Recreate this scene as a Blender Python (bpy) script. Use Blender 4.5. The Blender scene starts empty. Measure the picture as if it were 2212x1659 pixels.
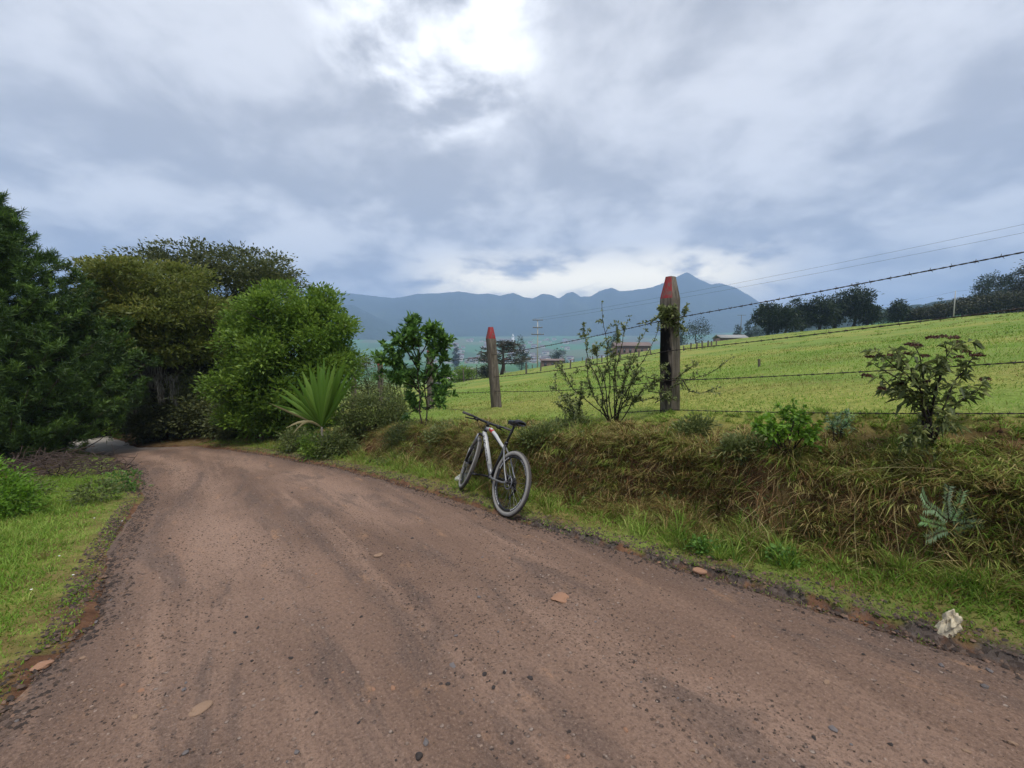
import bpy, math, random
import numpy as np
from mathutils import Vector, Matrix

# ------------------------------------------------------------------ camera, sky, sun, exposure
scene = bpy.context.scene
COL = scene.collection
random.seed(11)
F = 929.0                      # focal length in pixels of a 2212 px wide frame
PITCH = math.radians(4.52)     # looking slightly down
EYE = 1.6
cam_d = bpy.data.cameras.new('camera')
cam_d.sensor_width = 36.0
cam_d.lens = 36.0 * F / 2212.0
cam_d.clip_start = 0.05
cam_d.clip_end = 20000
cam = bpy.data.objects.new('camera', cam_d)
cam.location = (0, 0, EYE)
cam.rotation_euler = (math.pi / 2 - PITCH, 0, 0)
COL.objects.link(cam)
scene.camera = cam

SUN_EL = math.radians(66)
SUN_AZ = math.radians(160)      # from +Y, clockwise positive
SUN_DIR = Vector((math.sin(SUN_AZ) * math.cos(SUN_EL), math.cos(SUN_AZ) * math.cos(SUN_EL), math.sin(SUN_EL)))

world = bpy.data.worlds.new('World')
scene.world = world
world.use_nodes = True


def build_world():
    nt = world.node_tree
    N, L = nt.nodes, nt.links
    N.clear()

    def nd(t, **k):
        n = N.new(t)
        for a, b in k.items():
            setattr(n, a, b)
        return n

    def m(op, a, b=None, c=None, clamp=False):
        n = nd('ShaderNodeMath', operation=op, use_clamp=clamp)
        for i, v in enumerate((a, b, c)):
            if v is None:
                continue
            if isinstance(v, (int, float)):
                n.inputs[i].default_value = v
            else:
                L.new(v, n.inputs[i])
        return n.outputs[0]

    def mixc(f, a, b):
        n = nd('ShaderNodeMix', data_type='RGBA')
        for i, v in ((0, f), (6, a), (7, b)):
            if isinstance(v, (int, float, tuple)):
                n.inputs[i].default_value = v
            else:
                L.new(v, n.inputs[i])
        return n.outputs[2]

    def smooth(v, lo, hi):
        n = nd('ShaderNodeMapRange', interpolation_type='SMOOTHSTEP')
        L.new(v, n.inputs[0])
        n.inputs[1].default_value = lo
        n.inputs[2].default_value = hi
        return n.outputs[0]

    tc = nd('ShaderNodeTexCoord')
    sep = nd('ShaderNodeSeparateXYZ')
    L.new(tc.outputs['Generated'], sep.inputs[0])
    x, y, z = sep.outputs
    zz = m('ADD', m('MAXIMUM', z, 0.0), 0.28)
    comb = nd('ShaderNodeCombineXYZ')
    L.new(m('DIVIDE', x, zz), comb.inputs[0])
    L.new(m('DIVIDE', y, zz), comb.inputs[1])
    P = comb.outputs[0]

    def noise(scale, detail, rough, dist, off):
        mp = nd('ShaderNodeMapping')
        mp.inputs['Location'].default_value = off
        L.new(P, mp.inputs[0])
        n = nd('ShaderNodeTexNoise')
        L.new(mp.outputs[0], n.inputs['Vector'])
        n.inputs['Scale'].default_value = scale
        n.inputs['Detail'].default_value = detail
        n.inputs['Roughness'].default_value = rough
        n.inputs['Distortion'].default_value = dist
        return n.outputs[0]

    big = noise(1.1, 2, 0.5, 0.2, (3.1, 7.4, 0))
    mid = noise(3.2, 8, 0.56, 0.2, (1.7, 2.2, 4))
    fine = noise(6.5, 6, 0.55, 0.4, (5.2, 0.3, 2))
    c = m('ADD', m('ADD', m('MULTIPLY', big, 0.75), m('MULTIPLY', mid, 1.0)), m('MULTIPLY', fine, 0.14))
    c = m('SUBTRACT', c, 0.445)                                 # about 0.5 on average
    body = smooth(c, 0.34, 0.68)
    dark = (2.55, 2.6, 2.78, 1)
    light = (4.6, 4.64, 4.8, 1)
    cloud = mixc(body, dark, light)
    # a thin place in the cloud cover, and the paler break low over the mountains

    def near(v, lo, hi):
        vm = nd('ShaderNodeVectorMath', operation='DOT_PRODUCT')
        L.new(tc.outputs['Generated'], vm.inputs[0])
        vm.inputs[1].default_value = Vector(v).normalized()
        return smooth(vm.outputs['Value'], lo, hi)

    glow = near((-0.139, 0.82, 0.59), 0.968, 1.0)
    thin = smooth(m('ADD', c, m('MULTIPLY', glow, 0.16)), 0.54, 0.82)
    cloud = mixc(m('MULTIPLY', glow, thin), cloud, (9.6, 9.7, 9.8, 1))
    low = smooth(z, 0.40, 0.08)
    cloud = mixc(m('MULTIPLY', low, m('MULTIPLY', body, 0.6)), cloud, (6.6, 6.5, 6.2, 1))
    warm = m('MULTIPLY', m('MULTIPLY', near((0.17, 1.0, 0.13), 0.90, 0.985), smooth(z, 0.24, 0.13)), smooth(c, 0.34, 0.60))
    cloud = mixc(m('MULTIPLY', warm, 0.9), cloud, (19.0, 16.5, 11.0, 1))
    sky = nd('ShaderNodeTexSky', sky_type='NISHITA')
    sky.sun_disc = False
    sky.sun_elevation = SUN_EL
    sky.sun_rotation = SUN_AZ
    col = mixc(0.94, sky.outputs[0], cloud)
    bg = nd('ShaderNodeBackground')
    bg.inputs[1].default_value = 0.1
    L.new(col, bg.inputs[0])
    out = nd('ShaderNodeOutputWorld')
    L.new(bg.outputs[0], out.inputs[0])


build_world()
sun_d = bpy.data.lights.new('sun', 'SUN')
sun_d.energy = 1.5
sun_d.angle = math.radians(12)
sun_d.color = (1.0, 0.96, 0.9)
sun = bpy.data.objects.new('sun', sun_d)
sun.rotation_euler = SUN_DIR.to_track_quat('Z', 'Y').to_euler()
COL.objects.link(sun)

scene.view_settings.view_transform = 'Standard'
scene.view_settings.look = 'None'
scene.view_settings.gamma = 1.0
scene.view_settings.exposure = 1.15
scene.view_settings.use_curve_mapping = False
scene.cycles.use_denoising = True
scene.cycles.max_bounces = 6
scene.cycles.diffuse_bounces = 3
scene.cycles.transmission_bounces = 4
scene.cycles.transparent_max_bounces = 4
scene.cycles.volume_bounces = 1

# ------------------------------------------------------------------ mesh helpers
RNG = np.random.default_rng(5)


def mesh_np(name, V, polys, attrs=None, smooth=False):
    """V (n,3); polys: list of int arrays (m,k)"""
    V = np.asarray(V, dtype=np.float32)
    me = bpy.data.meshes.new(name)
    me.vertices.add(len(V))
    me.vertices.foreach_set('co', V.ravel())
    polys = [np.asarray(p, dtype=np.int32) for p in polys if len(p)]
    li = np.concatenate([p.ravel() for p in polys])
    cnt = np.concatenate([np.full(len(p), p.shape[1], dtype=np.int32) for p in polys])
    st = np.concatenate([[0], np.cumsum(cnt)[:-1]]).astype(np.int32)
    me.loops.add(len(li))
    me.loops.foreach_set('vertex_index', li)
    me.polygons.add(len(cnt))
    me.polygons.foreach_set('loop_start', st)
    try:
        me.polygons.foreach_set('loop_total', cnt)
    except Exception:
        pass
    for k, a in (attrs or {}).items():
        a = np.asarray(a, dtype=np.float32)
        if a.ndim == 1:
            at = me.attributes.new(k, 'FLOAT', 'POINT')
            at.data.foreach_set('value', a)
        else:
            at = me.attributes.new(k, 'FLOAT_VECTOR', 'POINT')
            at.data.foreach_set('vector', a.ravel())
    me.update(calc_edges=True)
    if smooth:
        me.polygons.foreach_set('use_smooth', np.ones(len(cnt), dtype=bool))
    return me


def obj(name, me, mat=None, parent=None, loc=None):
    o = bpy.data.objects.new(name, me)
    COL.objects.link(o)
    if mat is not None and me is not None and not me.materials:
        me.materials.append(mat)
    if loc is not None:
        o.location = loc
    if parent is not None:
        o.parent = parent
    return o


def tag(o, label=None, cat=None, group=None, kind=None):
    if label:
        o['label'] = label
    if cat:
        o['category'] = cat
    if group:
        o['group'] = group
    if kind:
        o['kind'] = kind
    return o


def thing(name, label, cat, loc=(0, 0, 0), group=None):
    o = bpy.data.objects.new(name, None)
    o.empty_display_size = 0.1
    COL.objects.link(o)
    o.location = loc
    return tag(o, label, cat, group)


class MB:
    """collects shapes into one mesh"""

    def __init__(self):
        self.V, self.P, self.n, self.A = [], {}, 0, []

    def add(self, V, polys, a=0.0):
        V = np.asarray(V, dtype=np.float64).reshape(-1, 3)
        for p in polys:
            p = np.asarray(p, dtype=np.int64)
            if p.ndim == 1:
                p = p[None]
            self.P.setdefault(p.shape[1], []).append(p + self.n)
        self.V.append(V)
        self.A.append(np.full(len(V), a) if np.isscalar(a) else np.asarray(a))
        self.n += len(V)
        return self

    def tube(self, pts, rad, seg=6, cap=True, a=0.0):
        pts = np.asarray(pts, dtype=np.float64)
        n = len(pts)
        rad = np.full(n, rad) if np.isscalar(rad) else np.asarray(rad)
        T = np.gradient(pts, axis=0)
        T /= np.linalg.norm(T, axis=1)[:, None] + 1e-12
        up = np.array([0, 0, 1.0]) if abs(T[0][2]) < 0.9 else np.array([1.0, 0, 0])
        V = []
        for i in range(n):
            s = np.cross(T[i], up)
            s /= np.linalg.norm(s) + 1e-12
            b = np.cross(s, T[i])
            up = b
            for k in range(seg):
                t = 2 * math.pi * k / seg
                V.append(pts[i] + rad[i] * (math.cos(t) * s + math.sin(t) * b))
        q = []
        for i in range(n - 1):
            for k in range(seg):
                k2 = (k + 1) % seg
                q.append((i * seg + k, i * seg + k2, (i + 1) * seg + k2, (i + 1) * seg + k))
        polys = [np.array(q)]
        if cap:
            polys.append(np.array([list(range(seg))[::-1]]))
            polys.append(np.array([[(n - 1) * seg + k for k in range(seg)]]))
        return self.add(V, polys, a)

    def box(self, c, size, R=None, a=0.0):
        h = np.array(size) / 2
        V = np.array([(x, y, z) for x in (-1, 1) for y in (-1, 1) for z in (-1, 1)], float) * h
        if R is not None:
            V = V @ np.asarray(R).T
        V = V + np.asarray(c)
        return self.add(V, [np.array([(0, 1, 3, 2), (4, 6, 7, 5), (0, 4, 5, 1), (2, 3, 7, 6), (0, 2, 6, 4), (1, 5, 7, 3)])], a)

    def torus(self, c, R, r, axis=1, seg=40, sub=8, flat=1.0, a=0.0):
        V, q = [], []
        for i in range(seg):
            t = 2 * math.pi * i / seg
            for k in range(sub):
                p = 2 * math.pi * k / sub
                rr = R + r * math.cos(p)
                w = r * flat * math.sin(p)
                V.append((rr * math.cos(t), w, rr * math.sin(t)))
                q.append((i * sub + k, i * sub + (k + 1) % sub, ((i + 1) % seg) * sub + (k + 1) % sub, ((i + 1) % seg) * sub + k))
        return self.add(np.array(V) + np.asarray(c), [np.array(q)], a)

    def mesh(self, name, smooth=False, attr=None):
        V = np.concatenate(self.V)
        polys = [np.concatenate(v) for v in self.P.values()]
        return mesh_np(name, V, polys, {attr: np.concatenate(self.A)} if attr else None, smooth)

    def build(self, name, mat, parent=None, smooth=False, attr=None, loc=None):
        return obj(name, self.mesh(name, smooth, attr), mat, parent, loc)


def hash2(ix, iy, seed):
    h = (ix.astype(np.int64) * 374761393 + iy.astype(np.int64) * 668265263 + seed * 974711) & 0x7fffffff
    h = ((h ^ (h >> 13)) * 1274126177) & 0x7fffffff
    h = (h ^ (h >> 16)) & 0x7fffffff
    return h / 0x7fffffff


def vnoise(x, y, seed=0):
    ix, iy = np.floor(x), np.floor(y)
    fx, fy = x - ix, y - iy
    fx, fy = fx * fx * (3 - 2 * fx), fy * fy * (3 - 2 * fy)
    a, b = hash2(ix, iy, seed), hash2(ix + 1, iy, seed)
    c, d = hash2(ix, iy + 1, seed), hash2(ix + 1, iy + 1, seed)
    return (a * (1 - fx) + b * fx) * (1 - fy) + (c * (1 - fx) + d * fx) * fy


def fbm(x, y, octv=4, seed=0):
    x, y = np.asarray(x, float), np.asarray(y, float)
    v, a, t = 0, 0.5, 0
    for o in range(octv):
        v = v + a * vnoise(x, y, seed + o * 17)
        t += a
        a *= 0.5
        x, y = x * 2.03 + 3.7, y * 2.03 + 1.3
    return v / t          # 0..1


def sstep(a, b, x):
    t = np.clip((x - a) / (b - a), 0, 1)
    return t * t * (3 - 2 * t)


# ------------------------------------------------------------------ rays of the photograph (2212 x 1659 pixels)
def ray(px, py):
    cx, cy = (px - 1106.0) / F, (829.5 - py) / F
    d = np.array([cx, math.cos(PITCH) + cy * math.sin(PITCH), -math.sin(PITCH) + cy * math.cos(PITCH)])
    return d / d[1]


def at(px, py, Y):
    d = ray(px, py)
    return np.array([d[0] * Y, Y, EYE + d[2] * Y])


# ------------------------------------------------------------------ terrain
U = np.array([-0.605, 0.796])      # along the road, away from the camera
NN = np.array([0.796, 0.605])      # across it, to the right


def sq(X, Y):
    return X * U[0] + Y * U[1], X * NN[0] + Y * NN[1]


def xy(s, q):
    return s * U[0] + q * NN[0], s * U[1] + q * NN[1]


def zroad(s):
    s = np.asarray(s, float)
    return np.interp(s, [-30, -8, 0, 4, 6, 18, 30, 60], [0.8, 0.35, 0, -0.2, -0.33, -1.41, -2.2, -3.6])


def qR(s):
    return np.interp(s, [-30, -4, 0.16, 0.74, 1.98, 3.66, 6, 8.4, 12, 15.1, 16.8, 21, 26, 60],
                     [4.5, 3.6, 3.34, 3.25, 3.00, 2.68, 2.42, 2.05, 1.25, 0.31, -1.1, -2.0, -3.2, -16])


def qL(s):
    return np.interp(s, [-30, -4, 2, 3.45, 3.85, 5.1, 8.1, 11.5, 15.2, 18, 22, 28, 60],
                     [-2.2, -1.5, -1.05, -0.8, -0.62, -0.68, -0.6, -1.0, -1.75, -2.7, -4.1, -6.2, -19])


def plane(X, Y):
    r = X / np.maximum(Y, 1.0)
    near = 0.70 + 0.13 * np.clip(X, -60, 40) - 0.035 * np.clip(Y, -20, 25)
    # far part of the pasture, its crest as seen against the sky
    ang = np.interp(r, [-1.5, -0.6, -0.16, 0.05, 0.4, 0.64, 0.96, 1.19, 2.0],
                    [-0.14, -0.11, -0.079, -0.042, 0.0116, 0.040, 0.070, 0.0884, 0.11])
    a25 = 0.13 * r - 0.035 - 0.9 / 25.0
    Yc = np.clip(Y, 25, 70)
    w = (1 / 25.0 - 1 / Yc) / (1 / 25.0 - 1 / 70.0)
    mid = EYE + (a25 * (1 - w) + ang * w) * Yc
    z = np.where(Y < 25, near, mid)
    # beyond the crest: stays just below the line of sight, then drops to the valley
    beyond = EYE + (ang - 0.006 * sstep(70, 110, Y)) * np.minimum(Y, 170)
    D = np.hypot(X, Y)
    floor = np.interp(D, [0, 170, 300, 600, 1000, 1900, 2600, 6000], [-8, -10, -16, -22, -24, 55, 110, 200])
    floor = floor + sstep(0.5, 0.95, r) * sstep(170, 500, D) * 55 * (Y > 0)
    far = beyond * (1 - sstep(150, 330, D)) + floor * sstep(150, 330, D)
    z = np.where(Y > 70, far, z)
    back = 0.70 + 0.13 * np.clip(X, -60, 40) - 0.035 * np.clip(Y, -20, 25)
    return np.where(Y < 1.0, back, z)


def terrain(X, Y, rough=True):
    X, Y = np.asarray(X, float), np.asarray(Y, float)
    s, q = sq(X, Y)
    zr = zroad(s)
    qr, ql = qR(s), qL(s)
    qb = qr + np.interp(s, [-4, 0.9, 2.6, 4.2, 6.2, 9, 14, 20], [0.80, 0.80, 0.85, 0.42, 0.62, 0.8, 0.9, 1.0])
    qm = qb + np.interp(s, [-4, 0.9, 2.6, 4.2, 6.2, 9, 14, 20], [0.24, 0.24, 0.24, 0.20, 0.26, 0.45, 0.7, 1.0])
    zm = np.interp(s, [-8, -4, 0.9, 2.6, 4.2, 6.2, 9, 14, 20, 40], [1.25, 0.95, 0.62, 0.60, 0.47, 0.24, -0.12, -0.80, -1.35, -2.6])
    n1 = fbm(X * 1.3, Y * 1.3, 4, 3) - 0.5
    n2 = fbm(X * 5.5, Y * 5.5, 3, 9) - 0.5
    if rough:
        qb = qb + 0.30 * n1
        qm = qm + 0.22 * n1 + 0.10 * n2
    qf = np.maximum(5.05, qm + 0.6)
    # right-hand side
    verge = zr + 0.03 + 0.07 * np.clip((q - qr) / np.maximum(qb - qr, 0.1), 0, 1)
    t = np.clip((q - qb) / np.maximum(qm - qb, 0.05), 0, 1)
    face = (zr + 0.10) * (1 - t) + zm * t
    px_, py_ = X, Y
    pl = plane(px_, py_)
    rx, ry = xy(s, qm)
    off = zm - plane(rx, ry)
    t2 = np.clip((q - qm) / (qf - qm), 0, 1)
    top = pl + off * (1 - sstep(0, 1, t2))
    zright = np.where(q < qb, verge, np.where(q < qm, face, top))
    # left-hand side
    dl = ql - q
    zleft = zr + 0.02 + 0.05 * np.minimum(dl, 2.5) + 0.10 * np.clip(dl - 2.5, 0, 6)
    z = np.where(q > 0.5 * (qr + ql), zright, zleft)
    # ease the far end of the road corridor into the valley sheet
    inroad = (q < qr) & (q > ql)
    z = np.where(inroad, zr - 0.07 * np.clip(np.minimum(qr - q, q - ql) / 0.25, 0, 1), z)
    fade = sstep(26, 60, s) * 1.0
    lowleft = np.minimum(pl, zr + 1.5)
    z = np.where(q < qr + 1.0, z * (1 - fade) + lowleft * fade, z)
    D = np.hypot(X, Y)
    for mx, my, mh, ms in MOUNDS:
        z = z + mh * np.exp(-((X - mx) ** 2 + (Y - my) ** 2) / (2 * ms * ms))
    if rough:
        bk = sstep(0.3, 0.6, q - qr) * (1 - sstep(1.5, 2.2, q - qr)) * (s < 13)
        z = z + bk * (0.20 * (fbm(X * 2.6, Y * 2.6, 3, 121) - 0.5) + 0.22 * (fbm(X * 8, Y * 8, 3, 122) - 0.5))
        amp = np.where(inroad, 0.0, 1.0) * (1 - sstep(30, 80, D))
        z = z + amp * (0.05 * n2 + 0.06 * n1 * np.clip((D - 4) / 6, 0.3, 1.5))
    return z


MOUNDS = [(2.0, 5.3, 0.03, 0.25), (-0.30, 8.65, 0.08, 0.30), (2.75, 4.1, 0.05, 0.2)]


def zat(X, Y):
    return float(terrain(np.array([X]), np.array([Y]))[0])


def ground_hit(px, py, ymax=160.0):
    d = ray(px, py)
    Y = np.geomspace(1.2, ymax, 1500)
    zz = EYE + d[2] * Y
    t = terrain(d[0] * Y, Y)
    k = np.argmax(t >= zz)
    if t[k] < zz[k]:
        k = len(Y) - 1
    return np.array([d[0] * Y[k], Y[k], t[k]])


def road_hit(px, py):
    d = ray(px, py)
    Y = np.geomspace(0.6, 60, 4000)
    s, q = sq(d[0] * Y, Y)
    k = np.argmax(zroad(s) >= EYE + d[2] * Y)
    return np.array([d[0] * Y[k], Y[k], float(zroad(s[k]))])


# ------------------------------------------------------------------ materials
def new_mat(name):
    m = bpy.data.materials.new(name)
    m.use_nodes = True
    nt = m.node_tree
    nt.nodes.clear()
    return m, nt.nodes, nt.links


class G:
    """small node-graph helper"""

    def __init__(self, name):
        self.m, self.N, self.L = new_mat(name)
        self.out = self.N.new('ShaderNodeOutputMaterial')

    def _in(self, sock, v):
        if isinstance(v, (int, float, tuple, list)):
            sock.default_value = v
        else:
            self.L.new(v, sock)

    def attr(self, name, out='Fac'):
        n = self.N.new('ShaderNodeAttribute')
        n.attribute_name = name
        return n.outputs[out]

    def obj_co(self):
        return self.N.new('ShaderNodeTexCoord').outputs['Object']

    def mapping(self, v, scale=(1, 1, 1), loc=(0, 0, 0), rot=(0, 0, 0)):
        n = self.N.new('ShaderNodeMapping')
        self.L.new(v, n.inputs[0])
        n.inputs['Scale'].default_value = scale
        n.inputs['Location'].default_value = loc
        n.inputs['Rotation'].default_value = rot
        return n.outputs[0]

    def noise(self, v, scale, detail=4, rough=0.55, dist=0.0, out=0):
        n = self.N.new('ShaderNodeTexNoise')
        if v is not None:
            self.L.new(v, n.inputs['Vector'])
        n.inputs['Scale'].default_value = scale
        n.inputs['Detail'].default_value = detail
        n.inputs['Roughness'].default_value = rough
        n.inputs['Distortion'].default_value = dist
        return n.outputs[out]

    def voronoi(self, v, scale, feat='F1', out='Distance'):
        n = self.N.new('ShaderNodeTexVoronoi')
        n.feature = feat
        self.L.new(v, n.inputs['Vector'])
        n.inputs['Scale'].default_value = scale
        return n.outputs[out]

    def math(self, op, a, b=0.0, clamp=False):
        n = self.N.new('ShaderNodeMath')
        n.operation = op
        n.use_clamp = clamp
        self._in(n.inputs[0], a)
        self._in(n.inputs[1], b)
        return n.outputs[0]

    def rng(self, v, a, b, c=0.0, d=1.0):
        n = self.N.new('ShaderNodeMapRange')
        n.interpolation_type = 'SMOOTHSTEP'
        self.L.new(v, n.inputs[0])
        for i, x in enumerate((a, b, c, d)):
            n.inputs[i + 1].default_value = x
        return n.outputs[0]

    def mix(self, f, a, b, mode='MIX'):
        n = self.N.new('ShaderNodeMix')
        n.data_type = 'RGBA'
        n.blend_type = mode
        def c4(v):
            return tuple(v) + (1,) if isinstance(v, tuple) and len(v) == 3 else v
        self._in(n.inputs[0], f)
        self._in(n.inputs[6], c4(a))
        self._in(n.inputs[7], c4(b))
        return n.outputs[2]

    def ramp(self, f, stops):
        n = self.N.new('ShaderNodeValToRGB')
        e = n.color_ramp.elements
        while len(e) < len(stops):
            e.new(0.5)
        for x, (p, c) in zip(e, stops):
            x.position = p
            x.color = tuple(c) + (1,)
        self.L.new(f, n.inputs[0])
        return n.outputs[0]

    def bump(self, h, strength=0.5, dist=0.02):
        n = self.N.new('ShaderNodeBump')
        n.inputs['Strength'].default_value = strength
        n.inputs['Distance'].default_value = dist
        self.L.new(h, n.inputs['Height'])
        return n.outputs[0]

    def finish(self, color, rough=0.8, spec=0.3, normal=None, metal=0.0, transl=None):
        b = self.N.new('ShaderNodeBsdfPrincipled')
        if isinstance(color, tuple) and len(color) == 3:
            color = color + (1,)
        self._in(b.inputs['Base Color'], color)
        self._in(b.inputs['Roughness'], rough)
        self._in(b.inputs['Specular IOR Level'], spec)
        self._in(b.inputs['Metallic'], metal)
        if normal is not None:
            self.L.new(normal, b.inputs['Normal'])
        sh = b.outputs[0]
        if transl:
            t = self.N.new('ShaderNodeBsdfTranslucent')
            self._in(t.inputs[0], color)
            mx = self.N.new('ShaderNodeMixShader')
            mx.inputs[0].default_value = transl
            self.L.new(sh, mx.inputs[1])
            self.L.new(t.outputs[0], mx.inputs[2])
            sh = mx.outputs[0]
        self.L.new(sh, self.out.inputs[0])
        return self.m


def leaf_mat(name, stops, transl=0.3, rough=0.5, spec=0.35):
    g = G(name)
    return g.finish(g.ramp(g.attr('tint'), stops), rough, spec, transl=transl)


def plain(name, color, rough=0.6, spec=0.4, metal=0.0, var=0.25, scale=30.0, bump=0.0):
    g = G(name)
    co = g.obj_co()
    n = g.noise(co, scale, 5, 0.6)
    dk = tuple(c * (1 - var) for c in color)
    lt = tuple(min(1, c * (1 + var)) for c in color)
    return g.finish(g.mix(n, dk, lt), rough, spec, g.bump(n, bump, 0.01) if bump else None, metal)


def ground_material():
    g = G('ground_earth_and_grass')
    co = g.obj_co()
    soil = g.attr('soil')
    dry = g.attr('dry')
    n_big = g.noise(co, 0.16, 5, 0.6)
    n_mid = g.noise(co, 0.9, 5, 0.6)
    n_fin = g.noise(co, 14, 5, 0.65)
    grass = g.ramp(n_mid, [(0.25, (0.12, 0.205, 0.036)), (0.5, (0.185, 0.265, 0.055)), (0.72, (0.265, 0.305, 0.09))])
    yel = g.ramp(n_fin, [(0.3, (0.25, 0.255, 0.055)), (0.7, (0.40, 0.36, 0.105))])
    k = g.rng(n_big, 0.44, 0.62)
    grass = g.mix(g.math('MULTIPLY', k, 0.8), grass, yel)
    k2 = g.rng(g.noise(g.mapping(co, (0.25, 0.9, 1)), 1.3, 6, 0.68), 0.52, 0.70)
    grass = g.mix(g.math('MULTIPLY', k2, 0.55), grass, (0.21, 0.165, 0.06))
    grass = g.mix(g.rng(n_fin, 0.62, 0.40, 0.0, 0.4), grass, (0.09, 0.14, 0.02))
    grass = g.mix(dry, grass, g.ramp(n_fin, [(0.3, (0.10, 0.065, 0.026)), (0.7, (0.26, 0.19, 0.07))]))
    earth = g.ramp(g.noise(co, 6, 6, 0.65), [(0.25, (0.048, 0.024, 0.015)), (0.5, (0.13, 0.066, 0.038)), (0.75, (0.24, 0.13, 0.074))])
    col = g.mix(soil, grass, earth)
    gv = g.voronoi(co, 42, out='Color')
    gcol = g.ramp(gv, [(0.1, (0.022, 0.019, 0.018)), (0.5, (0.065, 0.053, 0.047)), (0.85, (0.12, 0.098, 0.085))])
    col = g.mix(g.math('MULTIPLY', g.attr('gravelly'), g.rng(g.noise(co, 5, 4), 0.36, 0.5)), col, gcol)
    # cultivated fields and town ground in the valley
    fld = g.attr('field')
    patch = g.voronoi(g.mapping(co, (1, 0.55, 1)), 0.0085, out='Color')
    fc = g.ramp(g.math('MULTIPLY', patch, 1.0), [(0.2, (0.055, 0.115, 0.045)), (0.45, (0.07, 0.20, 0.07)), (0.62, (0.13, 0.18, 0.07)), (0.8, (0.10, 0.11, 0.06))])
    col = g.mix(fld, col, fc)
    nb = g.noise(co, 22, 6, 0.7)
    return g.finish(col, 0.95, 0.1, g.bump(nb, 0.6, 0.05))


def road_material():
    g = G('road_red_dirt')
    v = g.attr('sq', 'Vector')
    stretch = g.mapping(v, (0.35, 1.0, 1.0))
    big = g.noise(stretch, 0.9, 5, 0.6, 0.3)
    trk = g.noise(g.mapping(v, (0.14, 2.4, 1.0), (3, 1, 0)), 1.5, 5, 0.6, 0.25)
    mid = g.noise(stretch, 5.0, 6, 0.65)
    fin = g.noise(v, 38, 6, 0.7)
    gra = g.noise(v, 150, 3, 0.6)
    col = g.ramp(big, [(0.30, (0.150, 0.093, 0.066)), (0.5, (0.235, 0.148, 0.105)), (0.70, (0.31, 0.185, 0.122))])
    tr = g.attr('track')
    col = g.mix(g.math('MULTIPLY', g.math('SUBTRACT', 1.0, tr), 0.45), col, (0.105, 0.064, 0.046))
    col = g.mix(g.rng(trk, 0.50, 0.68, 0, 0.7), col, (0.32, 0.205, 0.145))
    col = g.mix(g.math('MULTIPLY', tr, g.rng(big, 0.40, 0.62, 0.15, 0.7)), col, (0.35, 0.23, 0.168))
    edge = g.attr('edge')
    pat = g.noise(g.mapping(v, (0.3, 1.5, 1.0), (7, 2, 0)), 1.8, 6, 0.68, 0.5)
    dark = g.math('MULTIPLY', g.rng(pat, 0.50, 0.36), 0.62)
    dark = g.math('MAXIMUM', dark, g.math('MULTIPLY', edge, g.rng(mid, 0.32, 0.58)))
    col = g.mix(dark, col, g.ramp(fin, [(0.3, (0.055, 0.040, 0.035)), (0.7, (0.155, 0.112, 0.092))]))
    col = g.mix(g.rng(mid, 0.58, 0.74, 0, 0.6), col, (0.40, 0.225, 0.125))
    col = g.mix(g.rng(fin, 0.52, 0.36, 0, 0.6), col, (0.105, 0.066, 0.050))
    col = g.mix(g.rng(gra, 0.60, 0.74, 0, 0.6), col, (0.36, 0.275, 0.22))
    col = g.mix(g.rng(gra, 0.42, 0.28, 0, 0.6), col, (0.07, 0.045, 0.034))
    grit = g.noise(v, 70, 4, 0.7)
    col = g.mix(g.rng(grit, 0.54, 0.66, 0, 0.5), col, (0.37, 0.26, 0.195))
    col = g.mix(g.rng(grit, 0.46, 0.34, 0, 0.55), col, (0.075, 0.046, 0.034))
    vd = g.voronoi(v, 26)
    vc = g.voronoi(v, 26, out='Color')
    sel = g.math('MULTIPLY', g.rng(vd, 0.34, 0.22), g.rng(g.math('MULTIPLY', vc, 1.0), 0.60, 0.64))
    sel = g.math('MULTIPLY', sel, g.rng(pat, 0.62, 0.42, 0.25, 1.0))
    col = g.mix(sel, col, g.ramp(g.noise(v, 31, 1), [(0.35, (0.05, 0.037, 0.032)), (0.5, (0.17, 0.115, 0.088)), (0.65, (0.34, 0.265, 0.215))]))
    grey = g.attr('grey')
    col = g.mix(grey, col, g.ramp(fin, [(0.3, (0.27, 0.24, 0.21)), (0.7, (0.46, 0.42, 0.375))]))
    h = g.math('ADD', g.math('MULTIPLY', fin, 0.7), g.math('ADD', g.math('MULTIPLY', gra, 0.35), g.math('ADD', g.math('MULTIPLY', sel, 0.5), g.math('MULTIPLY', mid, 0.8))))
    return g.finish(col, g.rng(big, 0.3, 0.7, 0.95, 0.72), 0.25, g.bump(h, 0.8, 0.024))


def mountain_material():
    g = G('wooded_mountain')
    co = g.obj_co()
    n = g.noise(co, 0.004, 6, 0.6)
    f = g.noise(co, 0.03, 5, 0.7)
    col = g.ramp(n, [(0.3, (0.018, 0.034, 0.020)), (0.55, (0.03, 0.05, 0.026)), (0.75, (0.06, 0.085, 0.04))])
    col = g.mix(g.rng(f, 0.55, 0.4, 0, 0.5), col, (0.015, 0.026, 0.018))
    return g.finish(col, 0.95, 0.05, g.bump(f, 0.6, 20.0))


def grass_material():
    g = G('grass_blades')
    t = g.attr('tint')
    d = g.attr('dry')
    green = g.ramp(t, [(0.0, (0.09, 0.185, 0.018)), (0.5, (0.18, 0.31, 0.034)), (1.0, (0.38, 0.50, 0.10))])
    straw = g.ramp(t, [(0.0, (0.105, 0.054, 0.023)), (0.5, (0.26, 0.145, 0.058)), (1.0, (0.58, 0.46, 0.21))])
    return g.finish(g.mix(d, green, straw), 0.6, 0.25, transl=0.35)


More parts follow.
